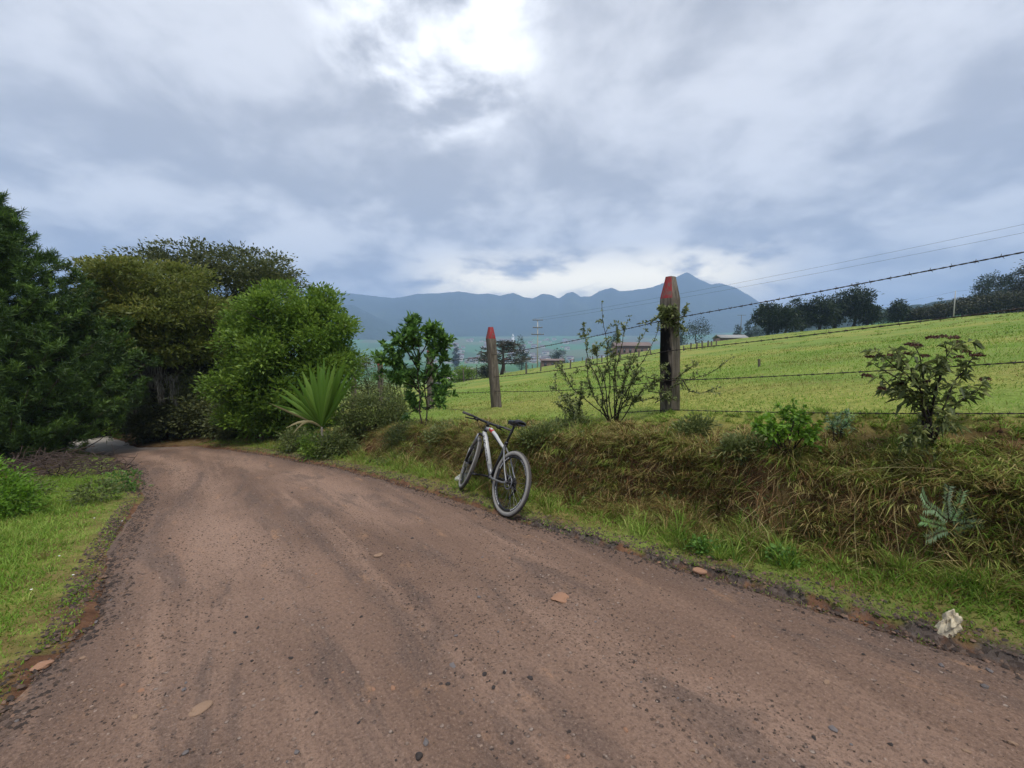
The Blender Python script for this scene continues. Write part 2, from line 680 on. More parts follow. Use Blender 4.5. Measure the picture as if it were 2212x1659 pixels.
def wood_post_material():
    g = G('weathered_post_wood')
    co = g.obj_co()
    gr = g.noise(g.mapping(co, (14, 14, 1.1)), 3.0, 6, 0.65, 0.4)
    big = g.noise(co, 3.5, 4, 0.6)
    col = g.ramp(gr, [(0.25, (0.035, 0.028, 0.022)), (0.5, (0.135, 0.112, 0.090)), (0.75, (0.25, 0.215, 0.175))])
    col = g.mix(g.rng(big, 0.52, 0.72, 0, 0.5), col, (0.075, 0.06, 0.045))
    st = g.attr('stain')
    stf = g.math('MULTIPLY', st, g.rng(g.noise(g.mapping(co, (5, 5, 2)), 2.0, 4), 0.36, 0.52))
    col = g.mix(stf, col, (0.008, 0.007, 0.007))
    return g.finish(col, 0.9, 0.15, g.bump(gr, 0.8, 0.015))


def red_paint_material():
    g = G('flaking_red_paint')
    co = g.obj_co()
    n = g.noise(g.mapping(co, (12, 12, 3)), 3.5, 5, 0.65)
    col = g.mix(g.rng(n, 0.50, 0.60), (0.25, 0.026, 0.030), (0.12, 0.085, 0.07))
    return g.finish(col, 0.7, 0.3, g.bump(n, 0.4, 0.01))


M = {}
M['ground'] = ground_material()
M['road'] = road_material()
M['mountain'] = mountain_material()
M['grass'] = grass_material()
M['post'] = wood_post_material()
M['red'] = red_paint_material()
M['wire'] = plain('rusty_fence_wire', (0.055, 0.045, 0.042), 0.6, 0.4, 0.6, 0.4, 80)
M['bark'] = plain('dark_bark', (0.055, 0.043, 0.034), 0.9, 0.1, 0, 0.5, 18, 0.6)
M['barkpale'] = plain('pale_bark', (0.14, 0.125, 0.105), 0.9, 0.1, 0, 0.4, 14, 0.6)
M['twig'] = plain('dark_twig', (0.030, 0.023, 0.019), 0.85, 0.15, 0, 0.4, 40)
M['deadtwig'] = plain('dead_brush', (0.085, 0.062, 0.052), 0.9, 0.1, 0, 0.5, 12)
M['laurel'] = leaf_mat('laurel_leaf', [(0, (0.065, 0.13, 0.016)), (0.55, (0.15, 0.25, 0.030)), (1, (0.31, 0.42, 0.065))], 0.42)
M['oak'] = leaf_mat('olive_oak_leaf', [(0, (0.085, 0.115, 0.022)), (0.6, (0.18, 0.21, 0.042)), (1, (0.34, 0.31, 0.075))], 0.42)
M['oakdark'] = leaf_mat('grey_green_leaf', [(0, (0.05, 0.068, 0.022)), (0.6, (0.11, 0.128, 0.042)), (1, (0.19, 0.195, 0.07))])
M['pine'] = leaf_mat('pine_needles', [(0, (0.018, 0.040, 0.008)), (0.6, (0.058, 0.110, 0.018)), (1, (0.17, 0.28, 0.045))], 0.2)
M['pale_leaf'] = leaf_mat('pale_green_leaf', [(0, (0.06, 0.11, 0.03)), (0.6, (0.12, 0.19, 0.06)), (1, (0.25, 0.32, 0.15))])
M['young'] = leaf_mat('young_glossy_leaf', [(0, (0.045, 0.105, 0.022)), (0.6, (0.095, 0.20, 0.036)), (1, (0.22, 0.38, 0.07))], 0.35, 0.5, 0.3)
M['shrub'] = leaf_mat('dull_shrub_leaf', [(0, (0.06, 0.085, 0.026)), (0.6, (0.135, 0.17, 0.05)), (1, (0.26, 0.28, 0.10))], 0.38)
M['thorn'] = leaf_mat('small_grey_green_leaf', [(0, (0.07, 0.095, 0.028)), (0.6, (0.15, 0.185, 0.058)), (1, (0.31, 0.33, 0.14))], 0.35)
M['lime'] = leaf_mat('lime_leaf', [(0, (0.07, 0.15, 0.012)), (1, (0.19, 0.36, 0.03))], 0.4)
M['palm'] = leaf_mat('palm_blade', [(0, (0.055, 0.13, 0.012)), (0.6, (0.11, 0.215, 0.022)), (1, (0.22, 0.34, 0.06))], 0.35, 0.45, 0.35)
M['deadpalm'] = leaf_mat('dead_palm_blade', [(0, (0.20, 0.17, 0.07)), (1, (0.38, 0.33, 0.17))], 0.3)
M['fern'] = leaf_mat('blue_green_feather_leaf', [(0, (0.13, 0.19, 0.12)), (0.7, (0.19, 0.29, 0.14)), (1, (0.22, 0.46, 0.12))], 0.3)
M['moss'] = leaf_mat('grey_hanging_moss', [(0, (0.10, 0.095, 0.075)), (1, (0.27, 0.26, 0.22))], 0.3, 0.9, 0.1)
M['far_leaf'] = leaf_mat('distant_tree_leaf', [(0, (0.016, 0.030, 0.016)), (0.6, (0.030, 0.050, 0.022)), (1, (0.055, 0.075, 0.03))], 0.15)
M['far_brown'] = leaf_mat('distant_brush_leaf', [(0, (0.035, 0.042, 0.022)), (0.6, (0.06, 0.066, 0.032)), (1, (0.10, 0.095, 0.05))], 0.15)
M['cypress'] = leaf_mat('brown_green_cypress', [(0, (0.022, 0.026, 0.014)), (0.6, (0.042, 0.046, 0.024)), (1, (0.07, 0.068, 0.035))], 0.1)
M['flowerhead'] = leaf_mat('brown_flower_head', [(0, (0.05, 0.022, 0.016)), (1, (0.15, 0.07, 0.045))], 0.1)
M['white_petal'] = plain('white_petal', (0.75, 0.74, 0.70), 0.7, 0.2, 0, 0.1)
M['concrete'] = plain('pale_concrete', (0.42, 0.41, 0.39), 0.9, 0.2, 0, 0.15, 4)
M['stone_orange'] = plain('orange_stone', (0.32, 0.18, 0.115), 0.9, 0.15, 0, 0.25, 9, 0.5)
M['stone_tan'] = plain('tan_stone', (0.28, 0.185, 0.125), 0.9, 0.15, 0, 0.25, 9, 0.5)
M['stone_grey'] = plain('grey_stone', (0.17, 0.15, 0.145), 0.9, 0.2, 0, 0.35, 12, 0.5)
M['stone_dark'] = plain('dark_stone', (0.050, 0.041, 0.038), 0.85, 0.25, 0, 0.4, 14, 0.5)
M['stone_white'] = plain('whitish_stone', (0.50, 0.49, 0.45), 0.9, 0.2, 0, 0.2, 10, 0.5)
M['cloth'] = plain('cream_cloth', (0.52, 0.45, 0.32), 0.9, 0.15, 0, 0.2, 25, 0.4)
M['gravel'] = None

# ------------------------------------------------------------------ the ground sheet
def build_ground():
    def axis(lo, hi, fine_lo, fine_hi, step, grow):
        a = list(np.arange(fine_lo, fine_hi + 1e-6, step))
        d, x = step, a[-1]
        while x < hi:
            d *= grow
            x += d
            a.append(x)
        d, x = step, a[0]
        left = []
        while x > lo:
            d *= grow
            x -= d
            left.append(x)
        return np.array(left[::-1] + a)
    S = axis(-4300, 4300, -2.0, 11.0, 0.055, 1.045)
    Q = axis(-4300, 4300, 1.6, 6.0, 0.045, 1.045)
    gs, gq = np.meshgrid(S, Q, indexing='ij')
    X, Y = xy(gs, gq)
    Z = terrain(X, Y)
    V = np.stack([X, Y, Z], -1).reshape(-1, 3)
    ns, nq = len(S), len(Q)
    i = np.arange(ns - 1)[:, None] * nq + np.arange(nq - 1)[None]
    quads = np.stack([i, i + nq, i + nq + 1, i + 1], -1).reshape(-1, 4)
    s, q = gs.ravel(), gq.ravel()
    X, Y = V[:, 0], V[:, 1]
    qr, ql = qR(s), qL(s)
    n = fbm(X * 2.2, Y * 2.2, 4, 21)
    bank = sstep(0.25, 0.55, q - qr) * (1 - sstep(1.25, 1.9, q - qr)) * (s < 12)
    soil = np.clip(bank * (0.55 + 1.1 * (n - 0.3)), 0, 1)
    soil = np.maximum(soil, ((q < qr + 0.02) & (q > ql - 0.02)) * 1.0)
    soil = np.maximum(soil, (q < ql) * (s > 6.5) * (s < 40) * sstep(0.4, 1.4, ql - q) * 0.9)
    soil = np.maximum(soil, (s > 13) * (s < 40) * (q > qr) * (q < qr + 3) * 0.85)
    vr = ((q > qr) & (q < qr + 1.0) & (s < 16)) | ((q < ql) & (q > ql - 3.5) & (s < 12))
    soil = np.maximum(soil, vr * np.clip(0.45 + 1.3 * (fbm(X * 4.5, Y * 4.5, 3, 171) - 0.45), 0.15, 0.85))
    dry = np.clip(sstep(0.5, 1.0, q - qr) * (1 - sstep(1.5, 2.1, q - qr)) * (s < 12) * (0.5 + 0.9 * (n - 0.35)), 0, 1)
    D = np.hypot(X, Y)
    field = sstep(150, 260, D)
    gedge = np.exp(-(np.abs(q - qr - 0.0) / 0.09) ** 2) * (1 - sstep(3.2, 4.2, s))
    me = mesh_np('ground', V, [quads], {'soil': soil, 'dry': dry, 'field': field, 'gravelly': gedge}, True)
    tag(obj('ground', me, M['ground']), 'grassy ground with road bank, sloping pasture and valley fields', kind='structure')


build_ground()


def build_road():
    S = np.concatenate([np.arange(-7, 9, 0.035), np.arange(9, 40, 0.12)])
    T = np.linspace(-0.03, 1.03, 116)
    gs, gt = np.meshgrid(S, T, indexing='ij')
    ql, qr = qL(gs), qR(gs)
    wob = 0.16 * (fbm(gs * 0.9, gs * 0 + 3.3, 4, 41) - 0.5) * 2
    wob2 = 0.16 * (fbm(gs * 0.9, gs * 0 + 9.3, 4, 43) - 0.5) * 2
    gq = (ql + wob) * (1 - gt) + (qr + wob2) * gt
    X, Y = xy(gs, gq)
    Z = zroad(gs)
    tw = (gq - ql) / (qr - ql)
    rut = -0.022 * (np.exp(-((tw - 0.30) / 0.09) ** 2) + np.exp(-((tw - 0.74) / 0.09) ** 2))
    Z = Z + rut + 0.03 * (fbm(X * 1.1, Y * 1.1, 4, 5) - 0.5) + 0.022 * (fbm(X * 5, Y * 5, 3, 6) - 0.5) + 0.010 * (fbm(X * 21, Y * 21, 2, 7) - 0.5)
    edge_d = np.minimum(gt + 0.03, 1.03 - gt) * (qr - ql)
    Z = Z - 0.10 * (1 - sstep(0.0, 0.22, edge_d))
    V = np.stack([X, Y, Z], -1).reshape(-1, 3)
    ns, nq = gs.shape
    i = np.arange(ns - 1)[:, None] * nq + np.arange(nq - 1)[None]
    quads = np.stack([i, i + nq, i + nq + 1, i + 1], -1).reshape(-1, 4)
    e = 1 - sstep(0.05, 0.55, edge_d)
    nz = fbm(gs * 0.5, gq * 2.0, 4, 333) - 0.5
    trkv = np.clip(np.exp(-((tw - 0.30 + 0.10 * nz) / 0.12) ** 2) + np.exp(-((tw - 0.72 + 0.10 * nz) / 0.13) ** 2), 0, 1)
    grey = sstep(15.0, 17.5, gs)
    me = mesh_np('road', V, [quads], {'sq': np.stack([gs, gq, gs * 0], -1).reshape(-1, 3), 'edge': e.ravel(), 'grey': grey.ravel(), 'track': trkv.ravel()}, True)
    return tag(obj('road', me, M['road']), 'rutted reddish dirt road curving away to the left', kind='structure'), (S, T, X, Y, Z)


ROAD, RG = build_road()


def zroad_surface(s, q):
    X, Y = xy(s, q)
    tw = (q - qL(s)) / (qR(s) - qL(s))
    rut = -0.022 * (np.exp(-((tw - 0.30) / 0.09) ** 2) + np.exp(-((tw - 0.74) / 0.09) ** 2))
    Z = zroad(s) + rut + 0.03 * (fbm(X * 1.1, Y * 1.1, 4, 5) - 0.5) + 0.022 * (fbm(X * 5, Y * 5, 3, 6) - 0.5) + 0.010 * (fbm(X * 21, Y * 21, 2, 7) - 0.5)
    return Z


# ------------------------------------------------------------------ mountains
def build_mountains(name, label, crest, base_y, D0, D1, seed, rough=1.0, back=400):
    """crest: (px, py) of the skyline; the slope starts at distance D0 and tops out at D1"""
    px = np.linspace(crest[0][0], crest[-1][0], 1300)
    py = np.interp(px, [c[0] for c in crest], [c[1] for c in crest])
    py = py + rough * 7 * (fbm(px * 0.02, px * 0 + seed, 4, seed) - 0.5) * 2 + rough * 2.2 * (fbm(px * 0.15, px * 0 + seed, 3, seed + 5) - 0.5) * 2
    rows = np.concatenate([np.linspace(0, 1, 40), [1.04, 1.12, 1.3]])
    V = []
    for t in rows:
        D = D0 + (D1 - D0) * t
        r = (px - 1106) / F
        ang_top = np.array([ray(a, b)[2] for a, b in zip(px, py)])
        ztop = EYE + ang_top * D1
        Yd = np.full_like(r, D)
        X = r * Yd
        zb = plane(r * D0, np.full_like(r, D0)) - 25
        h = ztop - zb
        if t <= 1:
            prof = t ** 0.8 * 0.55 + 0.45 * sstep(0, 1, t)
            n = fbm(r * 9 + t * 0.7, r * 0 + t * 1.6, 5, seed + 30) - 0.5
            z = zb + h * (prof + 0.26 * n * math.sin(math.pi * min(1, t)) * 1.2)
            z = np.minimum(z, EYE + (ztop - EYE) / D1 * D - (1 - t) * 6)
        else:
            z = ztop - (t - 1) * h * 1.2
        V.append(np.stack([X, Yd + 90 * (fbm(r * 6, r * 0 + t * 3, 3, seed + 60) - 0.5) * (0 < t < 1), z], -1))
    V = np.concatenate(V)
    nc, nr = len(px), len(rows)
    i = np.arange(nr - 1)[:, None] * nc + np.arange(nc - 1)[None]
    quads = np.stack([i, i + 1, i + nc + 1, i + nc], -1).reshape(-1, 4)
    me = mesh_np(name, V, [quads], None, True)
    tag(obj(name, me, M['mountain']), label, kind='structure')


build_mountains('mountain_range', 'long blue hazy mountain range behind the valley town',
                [(-1500, 560), (-700, 600), (0, 600), (420, 612), (720, 630), (790, 637), (850, 643), (878, 640), (905, 635), (950, 634), (992, 630), (1030, 636), (1056, 634), (1080, 640), (1108, 634), (1132, 643), (1150, 645), (1172, 635), (1192, 639), (1206, 646), (1222, 634), (1236, 631), (1252, 642), (1275, 640),
                 (1290, 630), (1318, 622), (1335, 630), (1360, 628), (1400, 620), (1440, 608), (1462, 595), (1478, 589), (1500, 602), (1530, 616), (1548, 612), (1580, 620), (1612, 638),
                 (1650, 668), (1700, 690), (1800, 700), (2100, 690), (2600, 660), (3600, 600)], 0, 1900, 3000, 3, 0.35)
build_mountains('foothill', 'darker blue foothill in front of the mountain range on the left',
                [(-600, 640), (300, 640), (560, 645), (700, 652), (770, 660), (830, 690), (900, 712), (990, 728), (1100, 745), (1200, 760)], 0, 1500, 2100, 8, 0.5)
build_mountains('ridge', 'low wooded ridge fading into haze beyond the right hedge',
                [(1560, 745), (1640, 700), (1760, 690), (1850, 676), (1900, 668), (1960, 662), (2030, 652), (2110, 640), (2180, 622), (2260, 610), (2600, 590), (3400, 560)], 0, 330, 620, 13, 0.8)

# ------------------------------------------------------------------ foliage helpers
def unit(v):
    return v / (np.linalg.norm(v, axis=-1, keepdims=True) + 1e-9)


def leaf_cards(P, D, N, L, W, tint, fold=0.12, droop=0.0):
    """rhombic folded leaves; returns V, tris, tint per vertex"""
    D = unit(D)
    Sd = unit(np.cross(D, N))
    Nn = np.cross(Sd, D)
    L, W = np.asarray(L)[:, None], np.asarray(W)[:, None]
    mid = P + 0.45 * L * D
    tip = P + L * D - np.array([0, 0, 1.0]) * (droop * L)
    V = np.stack([P, mid + 0.5 * W * Sd + fold * W * Nn, tip, mid - 0.5 * W * Sd + fold * W * Nn], 1).reshape(-1, 3)
    b = np.arange(len(P))[:, None] * 4
    T = np.concatenate([b + np.array([[0, 1, 2]]), b + np.array([[0, 2, 3]])])
    return V, T, np.repeat(tint, 4)


def rand_dirs(n, g=RNG):
    return unit(g.normal(size=(n, 3)))


def crown_mesh(name, blobs, nclump, per, L, W, clump_r, seed, up=0.25, flat=0.7, shell=(0.72, 1.0), droop=0.1, tint_bias=0.0):
    g = np.random.default_rng(seed)
    B = np.array(blobs, float)
    area = (B[:, 3] * B[:, 4] + B[:, 3] * B[:, 5] + B[:, 4] * B[:, 5])
    k = g.choice(len(B), nclump, p=area / area.sum())
    d = rand_dirs(nclump, g)
    rad = g.uniform(shell[0] ** 3, shell[1] ** 3, nclump) ** (1 / 3)
    rad = np.where(g.random(nclump) < 0.15, rad * 0.75, rad)
    C = B[k, :3] + d * B[k, 3:6] * rad[:, None]
    ctint = g.random(nclump)
    idx = np.repeat(np.arange(nclump), per)
    n = len(idx)
    offs = g.normal(size=(n, 3)) * clump_r * np.array([1, 1, flat])
    P = C[idx] + offs
    out = unit(d[idx] * 0.6 + offs / clump_r * 0.5 + np.array([0, 0, up]) + 0.55 * g.normal(size=(n, 3)))
    nrm = unit(np.array([0, 0, 1.0]) + 0.6 * g.normal(size=(n, 3)))
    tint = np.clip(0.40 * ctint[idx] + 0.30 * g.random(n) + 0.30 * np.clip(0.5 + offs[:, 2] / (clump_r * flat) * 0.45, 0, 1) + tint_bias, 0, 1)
    V, T, tt = leaf_cards(P, out, nrm, L * g.uniform(0.6, 1.3, n), W * g.uniform(0.7, 1.3, n), tint, 0.12, droop)
    return mesh_np(name, V, [T], {'tint': tt})


def lumps(blobs, n, r, seed, zmin=0.1, squash=0.8):
    """rounded leaf masses over the outside of a crown"""
    g = np.random.default_rng(seed)
    B = np.array(blobs, float)
    area = B[:, 3] * B[:, 5]
    out = []
    for k in g.choice(len(B), n, p=area / area.sum()):
        d = rand_dirs(1, g)[0]
        d[2] = abs(d[2]) * 0.9 - 0.35
        d = d / np.linalg.norm(d)
        c = B[k, :3] + d * B[k, 3:6] * 0.85
        c[2] = max(c[2], zmin)
        rr = r * g.uniform(0.65, 1.25)
        out.append((c[0], c[1], c[2], rr, rr, rr * squash))
    return out


def limb_path(a, b, bend, g, n=7):
    a, b = np.asarray(a, float), np.asarray(b, float)
    t = np.linspace(0, 1, n)[:, None]
    off = g.normal(size=3) * bend * np.linalg.norm(b - a)
    return a + (b - a) * t + off * np.sin(math.pi * t) + g.normal(size=(n, 3)) * bend * 0.12 * np.linalg.norm(b - a) * np.sin(math.pi * t)


def trunk_mesh(base, top, r, limbs, seed, seg=8):
    """limbs: end points; each limb leaves the trunk part way up"""
    g = np.random.default_rng(seed)
    mb = MB()
    base, top = np.asarray(base, float), np.asarray(top, float)
    p = limb_path(base - np.array([0, 0, 0.25]), top, 0.06, g, 9)
    rr = np.linspace(1.0, 0.35, 9) * r
    rr[0] *= 1.5
    mb.tube(p, rr, seg)
    for e in limbs:
        k = g.integers(3, 8)
        q = limb_path(p[k], e, 0.12, g, 6)
        mb.tube(q, np.linspace(rr[k] * 0.6, r * 0.07, 6), 5)
        for _ in range(2):
            j = g.integers(2, 5)
            e2 = q[-1] + g.normal(size=3) * 0.10 * np.linalg.norm(q[-1] - q[0])
            mb.tube(limb_path(q[j], e2, 0.1, g, 4), np.linspace(r * 0.13, r * 0.03, 4), 4)
    return mb


def tree(name, label, base, blobs, trunk_r, nclump, per, L, W, clump_r, leafmat, barkmat, seed, group=None, cat='tree', top_f=0.7, nlimb=9, **kw):
    """base world point; blobs relative to base"""
    t = thing(name, label, cat, base, group)
    B = np.array(blobs, float)
    hi = B[:, 2].max()
    c = (B[:, :3] * B[:, 3:6].prod(1)[:, None]).sum(0) / B[:, 3:6].prod(1).sum()
    g = np.random.default_rng(seed + 1)
    limbs = []
    for i in range(nlimb):
        b = B[i % len(B)]
        limbs.append(b[:3] + rand_dirs(1, g)[0] * b[3:6] * 0.7)
    trunk_mesh((0, 0, 0), (c[0] * 0.7, c[1] * 0.7, max(c[2], hi * top_f)), trunk_r, limbs, seed).build('trunk', barkmat, t, True)
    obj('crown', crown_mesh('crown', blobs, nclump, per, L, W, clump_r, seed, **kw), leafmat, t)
    return t


def blades(name, P, H, lean, W, tint, dry, mat, seed, parent=None, curl=0.5):
    """grass blades: P (n,3) roots, H length, lean (n,3) horizontal tip offset as a fraction of length"""
    g = np.random.default_rng(seed)
    n = len(P)
    az = g.uniform(0, 2 * math.pi, n)
    side = np.stack([np.cos(az), np.sin(az), np.zeros(n)], -1)
    H, W = np.asarray(H)[:, None], np.asarray(W)[:, None]
    up = np.array([0, 0, 1.0])
    dirv = unit(up + lean)
    tip_dir = unit(up * (1 - curl) + lean * (1 + curl) + 1e-4)
    mid = P + dirv * H * 0.55
    tip = mid + tip_dir * H * 0.5
    V = np.stack([P - side * W * 0.5, P + side * W * 0.5, mid + side * W * 0.4, mid - side * W * 0.4, tip], 1).reshape(-1, 3)
    b = np.arange(n)[:, None] * 5
    me = mesh_np(name, V, [b + np.array([[0, 1, 2, 3]]), b + np.array([[3, 2, 4]])],
                 {'tint': np.repeat(tint, 5), 'dry': np.repeat(dry, 5)})
    return obj(name, me, mat, parent)


def scatter(n, s0, s1, dens, seed, q0=None, q1=None, rel='R'):
    """uniform points in a strip along the road, thinned by dens(s, q, X, Y)"""
    g = np.random.default_rng(seed)
    s = g.uniform(s0, s1, n)
    ref = qR(s) if rel == 'R' else (qL(s) if rel == 'L' else 0)
    q = ref + g.uniform(q0, q1, n)
    X, Y = xy(s, q)
    keep = g.random(n) < dens(s, q, X, Y)
    keep &= (Y > 0.4) & (np.abs(X) < 1.45 * Y + 0.8)
    s, q, X, Y = s[keep], q[keep], X[keep], Y[keep]
    return s, q, X, Y, terrain(X, Y)


# ------------------------------------------------------------------ grass
def tufts(name, C, per, H, bias, W, tint, dry, seed, spread=0.02, open_=(0.15, 1.3), jitter=0.3, label=None):
    """clumps of blades that radiate from a common root; per-tuft H, tint, dry; bias (n,3) pushes the whole tuft over"""
    g = np.random.default_rng(seed)
    n = len(C)
    idx = np.repeat(np.arange(n), per)
    m = len(idx)
    a = g.uniform(0, 2 * math.pi, m)
    rad = np.stack([np.cos(a), np.sin(a), np.zeros(m)], -1)
    P = C[idx] + rad * (spread * g.random(m))[:, None]
    lean = rad * g.uniform(open_[0], open_[1], m)[:, None] + bias[idx]
    hh = H[idx] * g.uniform(0.45, 1.25, m)
    tt = np.clip(tint[idx] + jitter * g.normal(size=m) * 0.7, 0, 1)
    dd = np.clip(dry[idx] + 0.30 * g.normal(size=m), 0, 1)
    o = blades(name, P, hh, lean, W * g.uniform(0.6, 1.4, m), tt, dd, M['grass'], seed + 1, curl=0.55)
    return tag(o, label, kind='stuff')


def build_grass():
    g = np.random.default_rng(77)
    # green verge at the foot of the bank: short lawn plus longer tufts
    def d1(s, q, X, Y):
        w = q - qR(s)
        return sstep(-0.16, 0.02, w + 0.50 * (fbm(X * 3.3, Y * 3.3, 3, 31) - 0.5)) * (1 - 0.85 * sstep(0.55, 0.95, w)) * np.clip(3.4 / np.hypot(X, Y), 0.25, 1)
    s, q, X, Y, Z = scatter(170000, -1.6, 15.5, d1, 1, -0.30, 1.2)
    n = len(s)
    w = q - qR(s)
    H = (0.03 + 0.075 * sstep(0.05, 0.6, w) * (0.4 + fbm(X * 1.8, Y * 1.8, 3, 4))) * g.uniform(0.5, 1.35, n)
    lean = np.stack([g.normal(size=n), g.normal(size=n), np.zeros(n)], -1) * 0.7
    dry = np.clip(0.6 * (g.random(n) < (0.14 + 0.4 * sstep(0.3, 0.8, w))) + 0.2 * g.random(n), 0, 1)
    tint = np.clip(0.7 * fbm(X * 2.2, Y * 2.2, 3, 8) - 0.1 + 0.45 * g.random(n), 0, 1)
    tag(blades('verge_grass', np.stack([X, Y, Z - 0.012], -1), H, lean, 0.0045 + 0.006 * g.random(n), tint, dry, M['grass'], 2),
        'short green roadside grass at the foot of the bank', kind='stuff')
    def d1b(s, q, X, Y):
        w = q - qR(s)
        return sstep(0.05, 0.5, w) * (1 - 0.8 * sstep(0.75, 1.05, w)) * sstep(0.34, 0.6, fbm(X * 1.7, Y * 1.7, 3, 33)) * np.clip(4.0 / np.hypot(X, Y), 0.3, 1)
    s, q, X, Y, Z = scatter(3200, -1.6, 12, d1b, 11, 0.0, 1.2)
    n = len(s)
    tufts('verge_tufts', np.stack([X, Y, Z - 0.015], -1), 22, g.uniform(0.10, 0.24, n), g.normal(size=(n, 3)) * np.array([0.25, 0.25, 0]), 0.0062,
          g.uniform(0.0, 0.95, n), 0.55 * (g.random(n) < 0.35), 12, 0.03, (0.1, 0.95), 0.2, 'longer grass tufts along the foot of the bank')
    # dry grass hanging over the bank, in tufts with bare soil between
    def d2(s, q, X, Y):
        w = q - qR(s)
        patch = sstep(0.36, 0.56, fbm(X * 1.9, Y * 1.9, 3, 51))
        rim = np.exp(-((w - 1.35) / 0.22) ** 2)
        return sstep(0.4, 0.7, w) * np.clip(0.10 + 0.70 * patch + 0.75 * rim, 0, 1) * (1 - 0.6 * sstep(1.7, 2.1, w)) * np.clip(4.4 / np.hypot(X, Y), 0.35, 1)
    s, q, X, Y, Z = scatter(26000, -1.6, 11.5, d2, 3, 0.35, 2.15)
    n = len(s)
    w = q - qR(s)
    hang = sstep(0.5, 0.85, w) * (1 - sstep(1.25, 1.6, w))
    down = np.array([-NN[0], -NN[1], 0.0])
    bias = g.normal(size=(n, 3)) * np.array([0.6, 0.6, 0.1]) + down * (0.7 * hang)[:, None]
    bias[:, 2] -= 0.75 * hang * g.random(n)
    H = g.uniform(0.06, 0.23, n) * (0.6 + 0.8 * fbm(X * 2.3, Y * 2.3, 3, 61)) * (1 + 0.35 * np.exp(-((w - 1.1) / 0.2) ** 2)) * (1 - 0.62 * sstep(1.2, 1.55, w))
    dry = np.clip(0.22 + 1.0 * fbm(X * 1.5, Y * 1.5, 3, 71) + 0.22 * g.normal(size=n) - 0.65 * sstep(1.3, 1.8, w), 0, 1)
    tint = np.clip(0.10 + 0.85 * g.random(n), 0, 1)
    tufts('bank_grass', np.stack([X, Y, Z - 0.012], -1), 19, H, bias, 0.0070, tint, dry, 4, 0.025, (0.15, 1.5), 0.35, 'tangled olive and straw coloured grass tufts on the earth bank')
    # long straw hanging over the edge of the bank, dead stems down its face
    def rim_q(s):
        return np.interp(s, [-4, 0.9, 2.6, 4.2, 6.2, 9, 14], [1.04, 1.04, 1.09, 0.62, 0.88, 1.25, 1.6])
    n0 = 2900
    s = g.uniform(-1.6, 9.5, n0)
    q = qR(s) + rim_q(s) + g.normal(size=n0) * 0.11 + 0.04
    X, Y = xy(s, q)
    k = (g.random(n0) < 0.25 + 0.75 * sstep(0.36, 0.58, fbm(X * 1.6, Y * 1.6, 3, 251))) & (Y > 0.5)
    X, Y = X[k], Y[k]
    n = len(X)
    bias = down * g.uniform(0.2, 1.5, n)[:, None] + g.normal(size=(n, 3)) * np.array([0.75, 0.75, 0.3])
    bias[:, 2] -= g.uniform(0.2, 1.1, n)
    tufts('rim_grass', np.stack([X, Y, terrain(X, Y) - 0.01], -1), 20, g.uniform(0.10, 0.27, n), bias, 0.0062, np.clip(g.normal(0.5, 0.3, n), 0, 1),
          np.clip(g.normal(0.70, 0.32, n), 0, 1), 16, 0.05, (0.1, 1.3), 0.35, 'long straw and grass hanging over the edge of the bank')
    n0 = 9000
    s = g.uniform(-1.6, 9.5, n0)
    q = qR(s) + rim_q(s) - g.uniform(0.02, 0.34, n0)
    X, Y = xy(s, q)
    k = Y > 0.5
    X, Y = X[k], Y[k]
    n = len(X)
    lean = np.stack([g.normal(size=n) * 0.5, g.normal(size=n) * 0.5, -1.0 - g.uniform(0.2, 1.2, n)], -1) + down * 0.7
    tag(blades('dead_stems', np.stack([X, Y, terrain(X, Y) + g.uniform(0.0, 0.05, n)], -1), g.uniform(0.08, 0.30, n), lean, 0.0045 + 0.003 * g.random(n),
               np.clip(g.random(n) ** 1.5, 0, 1), np.full(n, 1.0), M['grass'], 17, curl=0.2), 'dead brown stems and roots hanging down the bank face', kind='stuff')
    # short pasture behind the fence
    def d3(s, q, X, Y):
        return np.clip((7.0 / np.hypot(X, Y)) ** 2, 0.01, 1) * sstep(1.35, 1.9, q - qR(s)) * (Y < 24)
    s, q, X, Y, Z = scatter(420000, -12, 16, d3, 5, 1.3, 22)
    n = len(s)
    D = np.hypot(X, Y)
    H = (0.035 + 0.03 * fbm(X * 1.1, Y * 1.1, 3, 14)) * g.uniform(0.5, 1.5, n) * np.clip(D / 9, 0.9, 1.3)
    lean = np.stack([g.normal(size=n), g.normal(size=n), np.zeros(n)], -1) * 0.6
    yel = sstep(0.46, 0.66, fbm(X * 0.35, Y * 0.35, 4, 19))
    dry = np.clip(0.6 * yel * g.random(n) + 0.4 * (g.random(n) < 0.15), 0, 1)
    tint = np.clip(-0.15 + 1.0 * fbm(X * 0.9, Y * 0.9, 3, 301) + 0.45 * g.random(n), 0, 1)
    tag(blades('pasture_grass', np.stack([X, Y, Z - 0.01], -1), H, lean, (0.005 + 0.006 * g.random(n)) * np.clip(D / 8, 1, 2.5), tint, dry, M['grass'], 6),
        'short bright pasture grass behind the wire fence', kind='stuff')
    # left verge
    def d4(s, q, X, Y):
        w = qL(s) - q
        nn = fbm(X * 1.6, Y * 1.6, 3, 91)
        thin = sstep(0.24, 0.52, nn + 0.40 * sstep(-0.05, 0.5, w))
        return sstep(-0.30, 0.0, w + 0.7 * (nn - 0.5)) * thin * np.clip(4.0 / np.hypot(X, Y), 0.3, 1)
    s, q, X, Y, Z = scatter(190000, 1.5, 11.5, d4, 7, -3.2, 0.35, 'L')
    n = len(s)
    w = qL(s) - q
    H = (0.025 + 0.06 * sstep(0.1, 0.8, w)) * g.uniform(0.5, 1.4, n)
